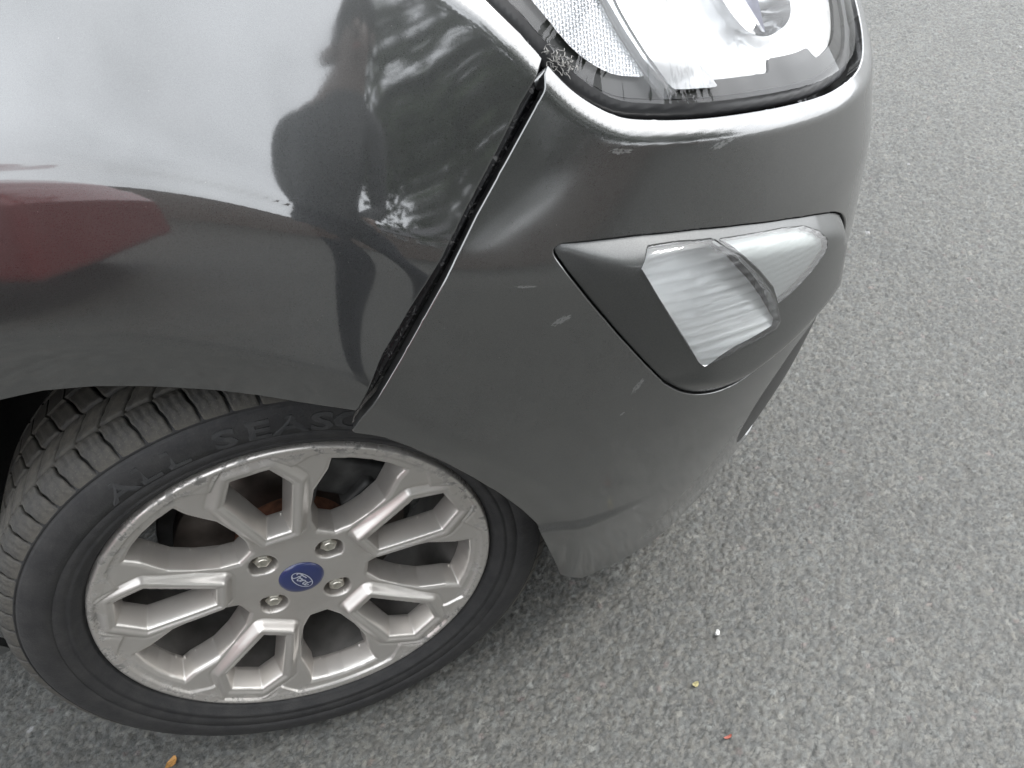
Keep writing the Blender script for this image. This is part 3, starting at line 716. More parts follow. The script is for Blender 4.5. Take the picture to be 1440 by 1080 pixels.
# --- rim face: a relief with the ten openings cut through it
def P2(r, d): return (r * math.cos(math.radians(d)), r * math.sin(math.radians(d)))
HEX = [P2(.208, 6.2), P2(.208, -6.2), P2(.177, -13.3), P2(.094, -10.5), P2(.094, 10.5), P2(.177, 13.3)]
BIG = [P2(.080, 8), P2(.080, -8), P2(.098, -14.5), P2(.125, -16.6), P2(.155, -16.4), P2(.188, -12.8), P2(.206, -12.5), P2(.2075, -6), P2(.208, 0), P2(.2075, 6), P2(.206, 12.5), P2(.188, 12.8), P2(.155, 16.4), P2(.125, 16.6), P2(.098, 14.5)]
def rim_fields(R, A):
    dl = np.degrees((A - math.pi / 2 + math.pi / 5) % (2 * math.pi / 5) - math.pi / 5)         # -36..36 from a framed window's axis
    ad = np.radians(abs(dl)); X, Y = R * np.cos(ad), R * np.sin(ad)
    db_ = math.radians(36) - ad; XB, YB = R * np.cos(db_), R * np.sin(db_)
    dh = poly_sdf(X, Y, HEX) - .003; db = poly_sdf(XB, YB, BIG)
    base = np.interp(R, [0, .065, .085, .13, .17, .20, .214, .2165, .226, .2285, .2300, .2308], [.021, .021, .0195, .013, .009, .007, .0062, .0055, .0045, .005, .0065, .010])
    # raised outer ring with its toothed inner line
    adg = np.degrees(ad); rs = np.interp(adg, [0, 6, 12.2, 19, 36], [.2215, .2215, .2005, .2175, .2175]) + .0006
    ring = sstep(R - rs, -.0012, .0012); base = base - .0030 * ring * (R < .2295)
    # framed windows stand proud of the spokes
    fr = np.interp(R, [.085, .12, .17, .21], [.0075, .0055, .0035, .0030])
    k = sstep(dh, .0105, .0015); dep = base * (1 - k) + np.minimum(fr, base) * k
    dep = dep + .0011 * np.exp(-((dh - .0115) / .0016) ** 2) + .0022 * sstep(dh, .0, -.005)
    dep = dep + .026 * np.clip((-dh - .0065) / .0075, 0, 1) ** 1.25
    # big openings
    dep = dep + .0022 * sstep(db, .004, -.001) + .026 * np.clip((-db - .0005) / .0065, 0, 1) ** 1.2
    # lug pockets (teardrops)
    hole = np.full(R.shape, 9.0); xg, yg = R * np.cos(A), R * np.sin(A)
    for k_, n_ in enumerate(NUTS):
        c = np.array([.054 * math.cos(n_), .054 * math.sin(n_)]); tdir = np.array([-math.sin(n_), math.cos(n_)]) * (1, -1, 1, -1)[k_]
        for s_ in np.linspace(0, 1, 10):
            hole = np.minimum(hole, np.hypot(xg - c[0] - tdir[0] * s_ * .012, yg - c[1] - tdir[1] * s_ * .012) - (.0165 - s_ * .0095))
    dep = dep + .0009 * sstep(hole, .002, 0) + .022 * np.clip((-hole) / .0022, 0, 1)
    return dep, -np.minimum(dh + .0140, db + .0070)
def rim_face():
    nr, na = 190, 1120
    rr = np.r_[np.linspace(.0265, .2262, nr), .2285, .2300, .2308]; aa = np.arange(na + 1) * 2 * math.pi / na
    R, A = np.meshgrid(rr, aa, indexing='ij'); _, sd = rim_fields(R, A)
    sd = np.where(abs(sd) < 4e-5, -4e-5, sd); neg = sd < 0
    Ii = np.arange(R.size).reshape(R.shape); Ii[:, -1] = Ii[:, 0]
    c4 = np.stack([Ii[:-1, :-1], Ii[:-1, 1:], Ii[1:, 1:], Ii[1:, :-1]], -1); n4 = np.stack([neg[:-1, :-1], neg[:-1, 1:], neg[1:, 1:], neg[1:, :-1]], -1)
    cnt = n4.sum(-1); F = [tuple(q) for q in c4[cnt == 4].tolist()]
    rf, af, sf = list(R.ravel()), list(A.ravel()), sd.ravel(); cut = {}
    for q, ng in zip(c4[(cnt > 0) & (cnt < 4)].tolist(), n4[(cnt > 0) & (cnt < 4)].tolist()):
        f = []
        for k in range(4):
            a, b = q[k], q[(k + 1) % 4]
            if ng[k]: f.append(a)
            if ng[k] != ng[(k + 1) % 4]:
                key = (min(a, b), max(a, b))
                if key not in cut:
                    t = sf[a] / (sf[a] - sf[b]); aa_, ab_ = af[a], af[b]
                    if ab_ - aa_ > 3: aa_ += 2 * math.pi
                    if aa_ - ab_ > 3: ab_ += 2 * math.pi
                    cut[key] = len(rf); rf.append(rf[a] + t * (rf[b] - rf[a])); af.append(aa_ + t * (ab_ - aa_))
                f.append(cut[key])
        if len(f) > 2: F.append(tuple(f))
    rf = np.array(rf); af = np.array(af); dep, _ = rim_fields(rf, af)
    V = np.stack([rf * np.cos(af), dep, rf * np.sin(af)], -1)
    # spoke flanks run on behind the face
    ec = {}
    for f in F:
        for a, b in zip(f, f[1:] + f[:1]):
            k = (a, b) if a < b else (b, a)
            if k in ec: ec[k] = None
            else: ec[k] = (a, b)
    V = list(map(tuple, V)); back = {}
    for e in ec.values():
        if e is None or min(rf[e[0]], rf[e[1]]) < .03 or max(rf[e[0]], rf[e[1]]) > .225: continue
        for v in e:
            if v not in back: back[v] = len(V); V.append((V[v][0], V[v][1] + .003, V[v][2]))
        F.append((e[1], e[0], back[e[0]], back[e[1]]))
    used = sorted({v for f in F for v in f}); mp = {v: i for i, v in enumerate(used)}
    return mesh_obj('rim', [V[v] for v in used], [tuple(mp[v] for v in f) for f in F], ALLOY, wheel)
NUTS = [math.radians(a) for a in (128, 38, -52, -142)]
rim = rim_face()
barrel = revolve('rim_barrel', [(.2308, .010), (.232, .014), (.226, .017), (.213, .020), (.2065, .028), (.203, .045), (.196, .075), (.192, .12), (.196, .165), (.215, .172), (.228, .178), (.230, .184)], 128, BARREL, wheel)
m = barrel.modifiers.new('s', 'SOLIDIFY'); m.thickness = .004; m.offset = 0

# --- centre cap with its oval badge
CAPB = NT('blue_cap_enamel'); CAPB.set(Base_Color=(.012, .020, .085, 1), Roughness=.28, Coat_Weight=.6, Coat_Roughness=.1); CAPB = CAPB.m
CAPS = mat_simple('badge_silver', (.62, .64, .68), .35, .7)
cap = revolve('centre_cap', [(.0001, .0165), (.008, .0166), (.016, .0170), (.022, .0178), (.0255, .0192), (.0268, .0212), (.0268, .028)], 64, CAPB, wheel)
def stroke(name, paths, w, parent, mat, depth_fn, tr):
    V = []; F = []
    for path in paths:
        P = catmull(np.array(path, float), 8); T = np.gradient(P, axis=0); T /= np.linalg.norm(T, axis=1)[:, None].clip(1e-9); Nn = np.stack([-T[:, 1], T[:, 0]], -1)
        for k in range(len(P)):
            for s_ in (-1, 1):
                q = tr(P[k] + Nn[k] * s_ * w); V.append((q[0], depth_fn(q), q[1]))
        b = len(V) - 2 * len(P)
        for k in range(len(P) - 1): F.append((b + 2 * k, b + 2 * k + 1, b + 2 * k + 3, b + 2 * k + 2))
    return mesh_obj(name, V, F, mat, parent, smooth=False)
BA = math.radians(-68)
def tr_badge(p, sc=.0165):
    x, y = p[0] * sc, p[1] * sc; return (x * math.cos(BA) - y * math.sin(BA), x * math.sin(BA) + y * math.cos(BA))
def cap_y(q): r = math.hypot(*q); return np.interp(r, [0, .008, .016, .022], [.0165, .0166, .0170, .0178]) - .0004
oval = [(math.cos(a), .52 * math.sin(a)) for a in np.linspace(0, 2 * math.pi, 33)]
F_ = [[(-.74, .10), (-.80, .20), (-.72, .32), (-.50, .36), (-.25, .33), (-.08, .36), (.05, .34)], [(-.42, .34), (-.48, .12), (-.55, -.12), (-.66, -.30), (-.80, -.30), (-.82, -.20)], [(-.58, .06), (-.42, .10), (-.30, .08)]]
o_ = [[(-.16, .10), (-.30, .04), (-.34, -.12), (-.24, -.24), (-.12, -.18), (-.08, -.02), (-.16, .10), (-.06, .04), (.04, .06)]]
r_ = [[(.06, .12), (.04, -.06), (.0, -.22)], [(.04, -.04), (.14, .10), (.26, .10), (.28, .04)]]
d_ = [[(.52, .08), (.38, .06), (.30, -.08), (.36, -.22), (.48, -.18), (.56, 0), (.64, .34)], [(.60, .16), (.54, -.10), (.60, -.22), (.72, -.14), (.80, -.02)]]
stroke('badge_oval', [oval], .035, wheel, CAPS, cap_y, tr_badge)
stroke('badge_script', F_ + o_ + r_ + d_, .045, wheel, CAPS, cap_y, tr_badge)

# --- lug nuts
NUTM = mat_simple('nickel_nut', (.50, .48, .42), .32, .9, noise=.25, nscale=300)
def nut_mesh():
    bm = bmesh.new()
    prof = [(.0, -.0075), (.0055, -.0075), (.0062, -.0066), (.0086, -.0058), (.0098, -.0038), (.0100, .010)]
    n = 36; rows = []
    for ri, (r, y) in enumerate(prof):
        if r == 0: rows.append([bm.verts.new((0, y, 0))] * n); continue
        row = []
        for k in range(n):
            a = 2 * math.pi * k / n; hexr = math.cos(math.pi / 6) / math.cos((a % (math.pi / 3)) - math.pi / 6)
            q = r * (hexr * 1.08 if ri >= 3 else 1.0); row.append(bm.verts.new((q * math.cos(a), y, q * math.sin(a))))
        rows.append(row)
    for a, b in zip(rows, rows[1:]):
        for k in range(n):
            f = [a[k], a[(k + 1) % n], b[(k + 1) % n], b[k]]; f = list(dict.fromkeys(f))
            if len(f) > 2: bm.faces.new(f)
    return bm
nut0 = bm_obj('lug_nut', nut_mesh(), NUTM, wheel); sharp_by_angle(nut0, 25)
for k, a in enumerate(NUTS):
    o = nut0 if k == 0 else nut0.copy()
    if k: COL.objects.link(o); o.parent = wheel
    o.location = (.054 * math.cos(a), .0315, .054 * math.sin(a)); o.rotation_euler = (0, .3 + k * .7, 0)
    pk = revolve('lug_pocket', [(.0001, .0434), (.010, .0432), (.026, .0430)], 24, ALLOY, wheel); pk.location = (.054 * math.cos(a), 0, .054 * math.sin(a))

# --- tyre
SW = [(.2255, .016), (.2315, .0085), (.2345, .0035), (.2375, .0005), (.2400, -.0005), (.2430, -.0045), (.2475, -.0065), (.2480, -.0055), (.2505, -.0072), (.2600, -.0095), (.2605, -.0087), (.2615, -.0087), (.2620, -.0096), (.2700, -.0100), (.2800, -.0090), (.2870, -.0068), (.2915, -.0042), (.2930, -.0032), (.2938, -.0012), (.2948, -.0012), (.2955, -.0018), (.2990, .0030), (.3035, .0095), (.3075, .018), (.3095, .030)]
prof = SW + [(.3100, y) for y in np.linspace(.04, .15, 8)] + [(r, .19 - y) for r, y in SW[::-1]]
tyre = revolve('tyre', prof, 220, RUB, wheel)
# --- tread blocks, row by row
NB = 68; PITCH = 2 * math.pi / NB
def tread_block(rowname, y0, y1, skew, shoulder=False, sip=3):
    """one curved block, cut by fine sipes, running from y0 to y1 across the tread"""
    V = []; F = []; ns = 4 * sip + 1
    gap = .0030 / .3165; w = PITCH - gap
    ys = [y0, y0 + .0012, *np.linspace(y0 + .006, y1 - .0012, 5), y1]
    def rad(y): 
        return float(np.interp(y, [-.003, .004, .010, .018, .030, .060, .095, .13, .16, .172, .18, .19], [.2965, .3035, .3085, .3128, .3155, .3172, .3178, .3172, .3155, .3128, .3085, .3035]))
    prof_y = []
    if shoulder: prof_y = [(-.0012, .2950), (.0005, .2985), (.0045, .3050), (.0100, .3097), (.0175, .3138), (.0255, .3158), (.0320, .3165), (.0333, .3155), (.0336, .3085)]
    else: prof_y = [(y0, .3085), (y0 + .0004, rad(y0) - .001), (y0 + .0016, rad(y0)), *[(y, rad(y)) for y in np.linspace(y0 + .006, y1 - .006, 4)], (y1 - .0016, rad(y1)), (y1 - .0004, rad(y1) - .001), (y1, .3085)]
    ks = np.linspace(-.5, .5, ns)
    for i, t in enumerate(ks):
        # edges of the block roll over, sipes dip
        e = .0011 if i in (0, ns - 1) else 0; sipe = (i % 4 == 2)
        for j, (y, r) in enumerate(prof_y):
            wave = .0016 * math.sin((y - y0) * 420)
            a = t * w + skew * (y - y0) + wave * .25 / .3165 * 2
            rr_ = r - e - (.0011 if (sipe and 1 < j < len(prof_y) - 2) else 0)
            V.append((rr_ * math.cos(a), y, rr_ * math.sin(a)))
    m = len(prof_y)
    for i in range(ns - 1):
        for j in range(m - 1): F.append((i * m + j, (i + 1) * m + j, (i + 1) * m + j + 1, i * m + j + 1))
    b = len(V)
    for i in (0, ns - 1):
        st = len(V)
        for j, (y, r) in enumerate(prof_y):
            a = ks[i] * w + skew * (y - y0); q = min(r - .004, .3085) if not shoulder else r - .004; V.append((q * math.cos(a), y, q * math.sin(a)))
        for j in range(m - 1):
            f = (i * m + j, st + j, st + j + 1, i * m + j + 1); F.append(f if i else f[::-1])
    me = bpy.data.meshes.new(rowname); me.from_pydata([tuple(map(float, v)) for v in V], [], F); me.update()
    bm_ = bmesh.new(); bm_.from_mesh(me); bmesh.ops.recalc_face_normals(bm_, faces=bm_.faces); bm_.to_mesh(me); bm_.free()
    me.polygons.foreach_set('use_smooth', np.ones(len(me.polygons), bool)); me.materials.append(RUB_T); return me
for nm, me_, ph in (('tread_block', tread_block('shoulder_block', -.0012, .0336, 1.2, True, 3), 0.0), ('tread_block', tread_block('inner_block', .0385, .070, -1.6, False, 2), .45), ('tread_block', tread_block('centre_block', .0755, .1135, 1.6, False, 2), .2)):
    for k in range(NB):
        o = bpy.data.objects.new(nm, me_); COL.objects.link(o); o.parent = wheel; o.rotation_euler = (0, -(k + ph) * PITCH, 0)
def far_tread():
    V = []; F = []
    for (y0, y1, ph) in ((.119, .150, .6), (.155, .188, .1)):
        for k in range(NB):
            a0 = (k + ph) * PITCH; b = len(V); n = 4
            for i in range(n + 1):
                a = a0 + (PITCH - .0095) * i / n
                for y, r in ((y0, .308), (y0 + .001, np.interp(y0, [.119, .155], [.3172, .3152])), (y1 - .001, np.interp(y1, [.15, .188], [.3158, .306])), (y1, .300)): V.append((r * math.cos(a), y, r * math.sin(a)))
            for i in range(n):
                for j in range(3): F.append((b + i * 4 + j, b + (i + 1) * 4 + j, b + (i + 1) * 4 + j + 1, b + i * 4 + j + 1))
            F.append((b, b + 1, b + 2, b + 3)); F.append(tuple(b + n * 4 + j for j in (3, 2, 1, 0)))
    o = mesh_obj('inner_tread', V, F, RUB_T, wheel, smooth=False); tag(o, kind='stuff')
far_tread()
# --- raised sidewall lettering, bent along the tyre
def letters(txt, ang0, step, rin, rout):
    a = ang0
    for ch in txt:
        if ch == ' ': a -= step * .62; continue
        cu = bpy.data.curves.new('glyph', 'FONT'); cu.body = ch; cu.align_x = 'CENTER'; cu.size = 1.0; cu.extrude = .04; cu.resolution_u = 3; cu.offset = .03
        ob = bpy.data.objects.new('glyph', cu); COL.objects.link(ob); dg = bpy.context.evaluated_depsgraph_get(); me = bpy.data.meshes.new_from_object(ob.evaluated_get(dg))
        bpy.data.objects.remove(ob); co = np.empty(len(me.vertices) * 3); me.vertices.foreach_get('co', co); co = co.reshape(-1, 3)
        h = (rout - rin) / .70
        r = rin + co[:, 1] * h; th = math.radians(a) - co[:, 0] * h * 1.7 / .272
        yb = np.interp(r, [.2600, .2700, .2800, .2870], [-.0097, -.0101, -.0091, -.0069]); y = yb - np.where(co[:, 2] > 0, .0007, -.0010)
        me.vertices.foreach_set('co', np.stack([r * np.cos(th), y, r * np.sin(th)], -1).ravel()); me.update(); me.materials.append(RUB_L)
        o = bpy.data.objects.new('sidewall_letter', me); COL.objects.link(o); o.parent = wheel; a -= step
letters('ALL SEASON', 113.6, 6.4, .2645, .2845)
# --- valve stub hidden at the back; brake parts behind the spokes
RUST = mat_simple('brake_disc_iron', (.10, .085, .075), .45, .7, noise=.35, nscale=30)
RUST2 = mat_simple('rusty_disc_edge', (.13, .055, .03), .9, 0, noise=.5, nscale=90)
CALI = mat_simple('brake_caliper_iron', (.035, .035, .034), .6, .3, noise=.5, nscale=45, bump=.3)
brake = empty('brake', (0, 0, .305), (0, 0, STEER), parent=car)
revolve('disc', [(.062, .088), (.085, .086), (.139, .086), (.1395, .0875), (.1395, .108), (.085, .108)], 96, RUST, brake)
revolve('disc_hat', [(.0001, .052), (.066, .052), (.0705, .056), (.0705, .088)], 64, RUST2, brake)
revolve('backing_plate', [(.06, .114), (.155, .114), (.158, .118), (.158, .124)], 64, CALI, brake)
bm = bmesh.new()
def cal(a, r, s, y): 
    rot = Matrix.Rotation(-a + math.pi / 2, 3, 'Y'); box_bm(bm, Vector((r * math.cos(a), y, r * math.sin(a))), s, rot, .006)
cal(math.radians(52), .128, (.12, .055, .055), .088); cal(math.radians(52), .135, (.16, .022, .03), .125); cal(math.radians(68), .118, (.018, .06, .05), .078); cal(math.radians(38), .118, (.018, .06, .05), .078)
bm_obj('caliper', bm, CALI, brake)
tube('brake_hose', [(.085, .12, .13), (.075, .085, .165), (.055, .082, .172), (.035, .12, .15)], .006, BLACK_PLASTIC, brake)
tube('strut', [(0, .16, .05), (0, .17, .36)], .03, CALI, brake, 16)
# =====================================================================
# STREET ROUND THE CAR (seen in the lacquer): photographer, red car, house, wall, trees
# =====================================================================
CLOTH1 = mat_simple('navy_trousers', (.020, .022, .030), .9, noise=.3, nscale=80, bump=.2)
CLOTH2 = mat_simple('charcoal_jacket', (.028, .029, .032), .85, noise=.25, nscale=70, bump=.2)
SKIN = mat_simple('skin', (.10, .062, .046), .5, noise=.08, nscale=50)
HAIRM = mat_simple('brown_hair', (.035, .022, .014), .6, noise=.4, nscale=200, bump=.3)
SHOE = mat_simple('black_shoe', (.012, .012, .012), .5)
def skin_body(name, joints, bones, mats, zone, parent, levels=2):
    names = list(joints); me = bpy.data.meshes.new(name)
    me.from_pydata([joints[n][0] for n in names], [(names.index(a), names.index(b)) for a, b in bones], [])
    ob = bpy.data.objects.new(name, me); COL.objects.link(ob)
    ob.modifiers.new('skin', 'SKIN'); ss = ob.modifiers.new('sub', 'SUBSURF'); ss.levels = levels; ss.render_levels = levels
    for i, n in enumerate(names):
        r = joints[n][1]; me.skin_vertices[0].data[i].radius = r if hasattr(r, '__len__') else (r, r)
    me.skin_vertices[0].data[0].use_root = True
    dg = bpy.context.evaluated_depsgraph_get(); m2 = bpy.data.meshes.new_from_object(ob.evaluated_get(dg)); bpy.data.objects.remove(ob)
    for m in mats: m2.materials.append(m)
    for p in m2.polygons: p.material_index = zone(p.center); p.use_smooth = True
    o = bpy.data.objects.new(name, m2); COL.objects.link(o); o.parent = parent; return o
person = empty('person', (.20, -1.22, 0))
tag(person, 'person in charcoal jacket and navy trousers standing outboard of the wheel, one arm hanging', 'person')
def pj(x, y, z): return (x + .12 - .12, y, z)
J = {'pelvis': ((0, 0, .95), (.15, .11)), 'waist': ((.03, .02, 1.08), (.145, .105)), 'chest': ((.09, .06, 1.27), (.165, .115)), 'neckb': ((.15, .09, 1.43), (.075, .07)), 'neck': ((.175, .12, 1.49), (.052, .052)), 'head': ((.205, .15, 1.58), (.075, .088)), 'crown': ((.22, .14, 1.68), (.068, .080))}
B = [('pelvis', 'waist'), ('waist', 'chest'), ('chest', 'neckb'), ('neckb', 'neck'), ('neck', 'head'), ('head', 'crown')]
for s_, nm in ((1, 'r'), (-1, 'l')):
    hx = .095 * s_
    J.update({nm + 'hip': ((hx, 0, .90), (.085, .09)), nm + 'knee': ((hx * 1.2, .03, .50), .062), nm + 'ank': ((hx * 1.35, -.01, .10), .043), nm + 'heel': ((hx * 1.35, -.01, .05), (.04, .045)), nm + 'toe': ((hx * 1.6, .17, .035), (.042, .03))})
    B += [('pelvis', nm + 'hip'), (nm + 'hip', nm + 'knee'), (nm + 'knee', nm + 'ank'), (nm + 'ank', nm + 'heel'), (nm + 'heel', nm + 'toe')]
    hand = (.15, .17, 1.00) if s_ > 0 else (-.15, .07, .86); elb = (.255, .03, 1.10) if s_ > 0 else (-.10, .0, 1.13)
    J.update({nm + 'sh': ((.135 + .165 * s_, .07, 1.385 - .03 * s_), .062), nm + 'elb': (elb, .046), nm + 'wr': (tuple(np.array(hand) + np.array((.005 * s_, -.015, .055))), .030), nm + 'palm': (hand, (.018, .030)), nm + 'kn': (tuple(np.array(hand) + np.array((.0, .012, -.04))), (.014, .032))})
    B += [('neckb', nm + 'sh'), (nm + 'sh', nm + 'elb'), (nm + 'elb', nm + 'wr'), (nm + 'wr', nm + 'palm'), (nm + 'palm', nm + 'kn')]
    base = np.array(hand) + np.array((0, .012, -.04))
    for f in range(4):
        o1 = base + np.array((-.004 * s_, (f - 1.5) * .018, -.022)); o2 = o1 + np.array((-.006 * s_, .004, -.026 + .004 * abs(f - 1.5))); o3 = o2 + np.array((-.014 * s_, .003, -.016))
        J.update({f'{nm}f{f}a': (tuple(o1), .009), f'{nm}f{f}b': (tuple(o2), .0085), f'{nm}f{f}c': (tuple(o3), .0075)}); B += [(nm + 'kn', f'{nm}f{f}a'), (f'{nm}f{f}a', f'{nm}f{f}b'), (f'{nm}f{f}b', f'{nm}f{f}c')]
    t1 = np.array(hand) + np.array((-.008 * s_, .036, -.012)); t2 = t1 + np.array((-.008 * s_, .016, -.026)); J.update({nm + 't1': (tuple(t1), .011), nm + 't2': (tuple(t2), .009)}); B += [(nm + 'palm', nm + 't1'), (nm + 't1', nm + 't2')]
HANDS = [((.15, .185, .95), .085), ((-.155, .085, .80), .09)]
def zone(c):
    if c.z > 1.465: return 2
    if any((c - Vector(h_)).length < r_ for h_, r_ in HANDS): return 2
    if c.z < .085: return 3
    return 0 if c.z < .97 else 1
body = skin_body('body', J, B, [CLOTH1, CLOTH2, SKIN, SHOE], zone, person)
bm = bmesh.new(); bmesh.ops.create_uvsphere(bm, u_segments=24, v_segments=16, radius=1)
for v in bm.verts:
    v.co = Vector((v.co.x * .092, v.co.y * .106, v.co.z * .105)) * (1 + .04 * math.sin(v.co.x * 9 + v.co.z * 13)) + Vector((.22, .135, 1.67))
bmesh.ops.delete(bm, geom=[v for v in bm.verts if v.co.y > .175 and v.co.z < 1.70 or v.co.z < 1.58], context='VERTS')
bm_obj('hair', bm, HAIRM, person)
def blob(name, c, r, mat):
    bm = bmesh.new(); bmesh.ops.create_uvsphere(bm, u_segments=12, v_segments=8, radius=1)
    bmesh.ops.transform(bm, matrix=Matrix.Translation(c) @ Matrix.Diagonal((*r, 1)), verts=bm.verts); return bm_obj(name, bm, mat, person)
blob('nose', (.205, .238, 1.595), (.014, .022, .024), SKIN)
for s_ in (-1, 1): blob('ear', (.21 + s_ * .083, .145, 1.60), (.012, .02, .032), SKIN); blob('eye', (.21 + s_ * .031, .222, 1.625), (.013, .010, .009), SHOE)
blob('mouth', (.20, .228, 1.552), (.024, .010, .006), mat_simple('lips', (.35, .14, .12), .5))

# --- red hatchback across the road
RED = mat_simple('red_car_paint', (.17, .014, .016), .3, .1, coat=1.0); GLASS = mat_simple('dark_car_glass', (.01, .012, .014), .05); TYREM = mat_simple('far_tyre_rubber', (.015, .015, .015), .8); ALU = mat_simple('far_alloy', (.5, .5, .5), .35, .8)
def side_car(x0, y0):
    r = empty('parked_car', (x0, y0, 0)); tag(r, 'bright red hatchback parked across the road by the brick wall', 'car')
    def shell(name, pts, w0, w1, mat, inset_top=0.0, zt=1.0):
        V = []; F = []; n = len(pts)
        for (yy) in (-w0, w0):
            for (x, z) in pts: V.append((x, yy * (1 - inset_top * max(0, z - .85)), z))
        F += [tuple(range(n))[::-1], tuple(range(n, 2 * n))] + [(i, (i + 1) % n, n + (i + 1) % n, n + i) for i in range(n)]
        o = mesh_obj(name, V, F, mat, r, smooth=False); b = o.modifiers.new('b', 'BEVEL'); b.width = .05; b.segments = 3; b.limit_method = 'ANGLE'; return o
    def arch(cx): return [(cx + .37 * math.cos(a), .32 + .37 * math.sin(a)) for a in np.linspace(math.pi, 0, 9)]
    low = [(-2.05, .28)] + arch(-1.28) + arch(1.25) + [(2.0, .26), (2.05, .55), (1.98, .78), (1.55, .93), (.95, 1.0), (-1.95, 1.02), (-2.08, .75)]
    shell('lower_body', low, .87, .87, RED); shell('cabin', [(1.0, .98), (.25, 1.42), (-.2, 1.49), (-1.4, 1.47), (-1.85, 1.2), (-1.95, .98)], .80, .7, RED, .32)
    for xs_ in ([(.80, 1.02), (.22, 1.36), (-.30, 1.41), (-.36, 1.02)], [(-.44, 1.02), (-.40, 1.41), (-1.25, 1.40), (-1.50, 1.04)]):
        for s_ in (-1, 1):
            V = [(x, s_ * .812 * (1 - .32 * max(0, z - .85)), z) for x, z in xs_]; V += [(x, y * .97, z) for x, y, z in V]
            mesh_obj('side_window', V, [(0, 1, 2, 3), (7, 6, 5, 4)] + [(i, (i + 1) % 4, 4 + (i + 1) % 4, 4 + i) for i in range(4)], GLASS, r, smooth=False)
    for cx in (-1.28, 1.25):
        for s_ in (-1, 1):
            w = revolve('road_wheel', [(.19, -.09), (.30, -.10), (.32, -.07), (.32, .07), (.30, .10), (.19, .09)], 32, TYREM, r); w.location = (cx, s_ * .77, .32)
            h = revolve('wheel_rim', [(.001, -.06), (.05, -.07), (.12, -.05), (.19, -.085), (.20, .0)], 20, ALU, r); h.location = (cx, s_ * .77, .32)
            if s_ > 0: h.rotation_euler = (0, 0, math.pi)
    return r
side_car(-3.30, -2.85).rotation_euler = (0, 0, math.pi)
# --- brick house, garden wall, trees
def mat_brick(name):
    t = NT(name); b = t.n('ShaderNodeTexBrick'); c = t.coord(); mp = t.n('ShaderNodeMapping'); mp.inputs['Rotation'].default_value = (math.radians(90), 0, 0); t.l(c, mp.inputs['Vector']); t.l(mp.outputs[0], b.inputs['Vector'])
    b.inputs['Color1'].default_value = (.13, .095, .078, 1); b.inputs['Color2'].default_value = (.095, .07, .06, 1); b.inputs['Mortar'].default_value = (.22, .20, .18, 1); b.inputs['Scale'].default_value = 4.4
    t.l(b.outputs[0], t.b.inputs['Base Color']); t.set(Roughness=.9); return t.m
BRICK = mat_brick('brown_brick'); RENDERW = mat_simple('grey_render', (.16, .16, .155), .9, noise=.15, nscale=3); ROOF = mat_simple('slate_roof', (.05, .05, .055), .7, noise=.3, nscale=8); WHITEP = mat_simple('white_upvc', (.75, .75, .74), .4)
wl_o = bm = bmesh.new(); box_bm(bm, (0, 0, .75), (26, .24, 1.5)); box_bm(bm, (0, 0, 1.53), (26.1, .32, .07)); w_ = bm_obj('garden_wall', bm, BRICK, smooth=False, loc=(1.0, -8.2, 0)); tag(w_, 'brown brick garden wall with coping behind the red hatchback', 'wall')
def house(x, y, w, h, label, wallm):
    r = empty('house', (x, y, 0)); tag(r, label, 'house')
    bm = bmesh.new(); box_bm(bm, (0, -3, h / 2), (w, 6, h)); bm_obj('walls', bm, wallm, r, smooth=False)
    V = [(-w / 2 - .3, .35, h - .05), (w / 2 + .3, .35, h - .05), (w / 2 + .3, -6.35, h - .05), (-w / 2 - .3, -6.35, h - .05), (-w / 2 - .3, -3, h + 2), (w / 2 + .3, -3, h + 2)]
    mesh_obj('roof', V, [(0, 1, 5, 4), (2, 3, 4, 5), (0, 4, 3), (1, 2, 5), (3, 2, 1, 0)], ROOF, r, smooth=False)
    for zz in (1.4, 3.9):
        for k in range(int(w // 2.6)):
            xx = -w / 2 + 1.4 + k * 2.6
            if zz < 2 and k == 1:
                bm = bmesh.new(); box_bm(bm, (xx, .03, 1.05), (1.0, .1, 2.1)); bm_obj('door', bm, RED, r, smooth=False); continue
            bm = bmesh.new()
            for dx_ in (-.7, 0, .7): box_bm(bm, (xx + dx_, .04, zz), (.07, .1, 1.25))
            for dz_ in (-.6, .6): box_bm(bm, (xx, .05, zz + dz_), (1.47, .11, .07))
            f = bm_obj('window', bm, WHITEP, r, smooth=False); bm = bmesh.new(); box_bm(bm, (xx, .02, zz), (1.36, .04, 1.16)); bm_obj('pane', bm, GLASS, f, smooth=False)
house(-26.0, -62.0, 11, 5.0, 'grey rendered house with slate roof behind the brick garden wall', RENDERW)
house(9.0, -30.0, 11, 5.0, 'brown brick house with slate roof beyond the leafy trees', BRICK)
BARK = mat_simple('bark', (.07, .055, .04), .95, noise=.4, nscale=20, bump=.4)
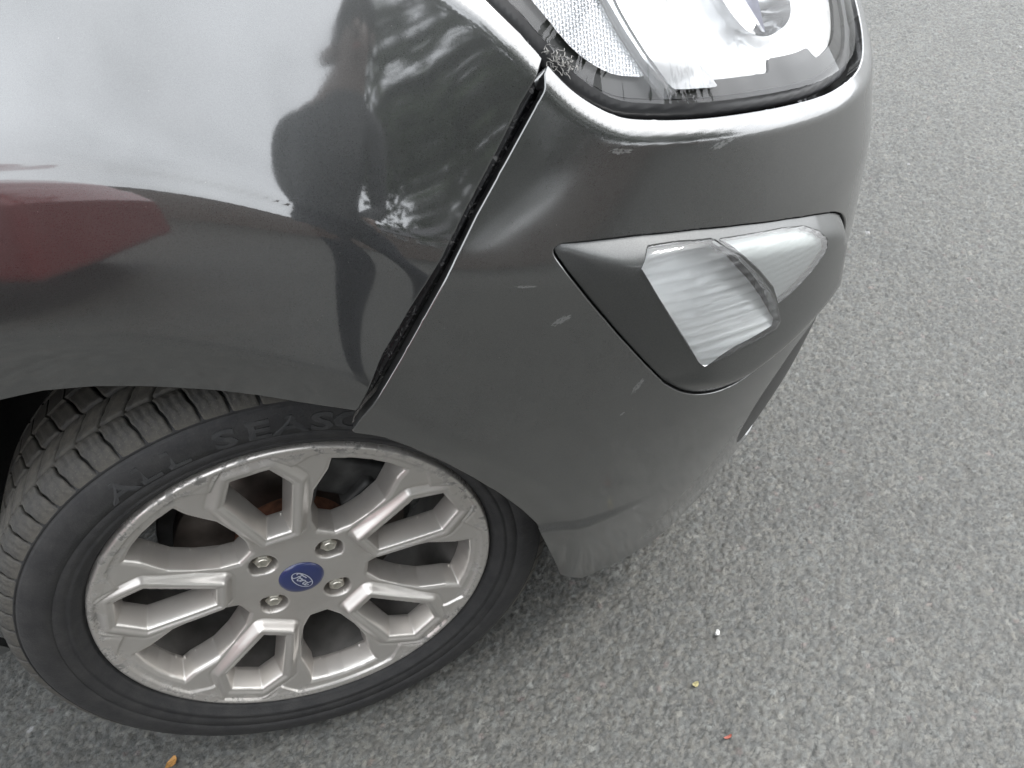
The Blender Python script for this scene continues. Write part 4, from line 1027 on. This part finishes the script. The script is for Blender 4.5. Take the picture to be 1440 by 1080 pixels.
def tree(x, y, h, rx, label, seed, tone):
    rg = np.random.default_rng(seed); r = empty('broadleaf_tree', (x, y, 0)); tag(r, label, 'tree', None)
    LEAF = mat_simple('foliage', tone, .7, noise=.4, nscale=1.5)
    V, F = tube_verts([(0, 0, 0), (.05, .02, h * .2), (-.05, .05, h * .45), (.03, 0, h * .75)], [.22, .17, .12, .04], 10)
    for k in range(9):
        a = k * 2.4; z0 = h * (.28 + .05 * k); L = rx * (.85 - .05 * k)
        v2, f2 = tube_verts([(0, 0, z0), (L * .4 * math.cos(a), L * .4 * math.sin(a), z0 + L * .25), (L * .85 * math.cos(a), L * .85 * math.sin(a), z0 + L * .6)], [.08, .05, .015], 6); b = len(V); V += v2; F += [tuple(q + b for q in f) for f in f2]
    mesh_obj('trunk', V, F, BARK, r)
    n_cl = 110; V = []; F = []
    cl = []
    while len(cl) < n_cl:
        p = rg.uniform(-1, 1, 3)
        if np.linalg.norm(p) < 1 and np.linalg.norm(p) > .35: cl.append(p)
    for p in cl:
        c = np.array([p[0] * rx, p[1] * rx, h * .62 + p[2] * h * .36]); s_ = rg.uniform(.35, .75) * rx * .42
        for _ in range(60):
            q = c + rg.normal(size=3) * s_ * .55; a = rg.normal(size=3); a /= np.linalg.norm(a); b_ = np.cross(a, rg.normal(size=3)); b_ /= np.linalg.norm(b_); w = rg.uniform(.09, .20)
            k = len(V); V += [q - a * w, q + b_ * w * .5, q + a * w, q - b_ * w * .5]; F.append((k, k + 1, k + 2, k + 3))
    mesh_obj('crown', V, F, LEAF, r, smooth=False)
tree(4.1, -8.6, 7.5, 2.6, 'dense dark green broadleaf tree beyond the end of the garden wall', 1, (.035, .055, .02))
tree(7.8, -7.0, 9.0, 3.2, 'tall spreading mid green tree ahead of the garden wall', 2, (.05, .075, .025))
tree(9.5, -4.5, 8.0, 3.0, 'olive green tree standing farthest ahead of the grey car', 3, (.06, .07, .03))
# --- bits lying on the asphalt
def litter(name, px, size, col, label, cat, rot=0.0, leaf=False):
    p = on_ground(px, .002); n = 10; V = []
    for k in range(n):
        a = 2 * math.pi * k / n; w = size[1] * (1 - .55 * abs(math.cos(a)) ** 3 if leaf else 1); V.append((size[0] * math.cos(a), w * math.sin(a) * (1 + .2 * math.sin(k * 2.3)), .0012 + .0025 * math.sin(a * 2 + 1)))
    V += [(x * .8, y * .8, z - .0025) for x, y, z in V]
    F = [tuple(range(n)), tuple(range(2 * n - 1, n - 1, -1))] + [((k + 1) % n, k, n + k, n + (k + 1) % n) for k in range(n)]
    o = mesh_obj(name, V, F, mat_simple(name + '_surface', col, .7, noise=.25, nscale=400), smooth=False); o.location = p + np.array([0, 0, .001]); o.rotation_euler = (0, 0, rot); tag(o, label, cat)
litter('leaf_fragment', (241, 1073), (.010, .006), (.26, .13, .03), 'small dry orange leaf fragment on the asphalt below the tyre', 'leaf', 1.0, True)
litter('plastic_chip', (1023, 1037), (.006, .0022), (.22, .06, .04), 'tiny red plastic chip lying on the open asphalt', 'litter', .3)
litter('seed_husk', (978, 963), (.005, .004), (.28, .25, .13), 'pale yellow seed husk on the asphalt ahead of the wheel', 'debris', .5, True)
litter('white_pebble', (1009, 891), (.005, .0035), (.40, .40, .39), 'small white pebble on the open asphalt', 'pebble', 1.2)
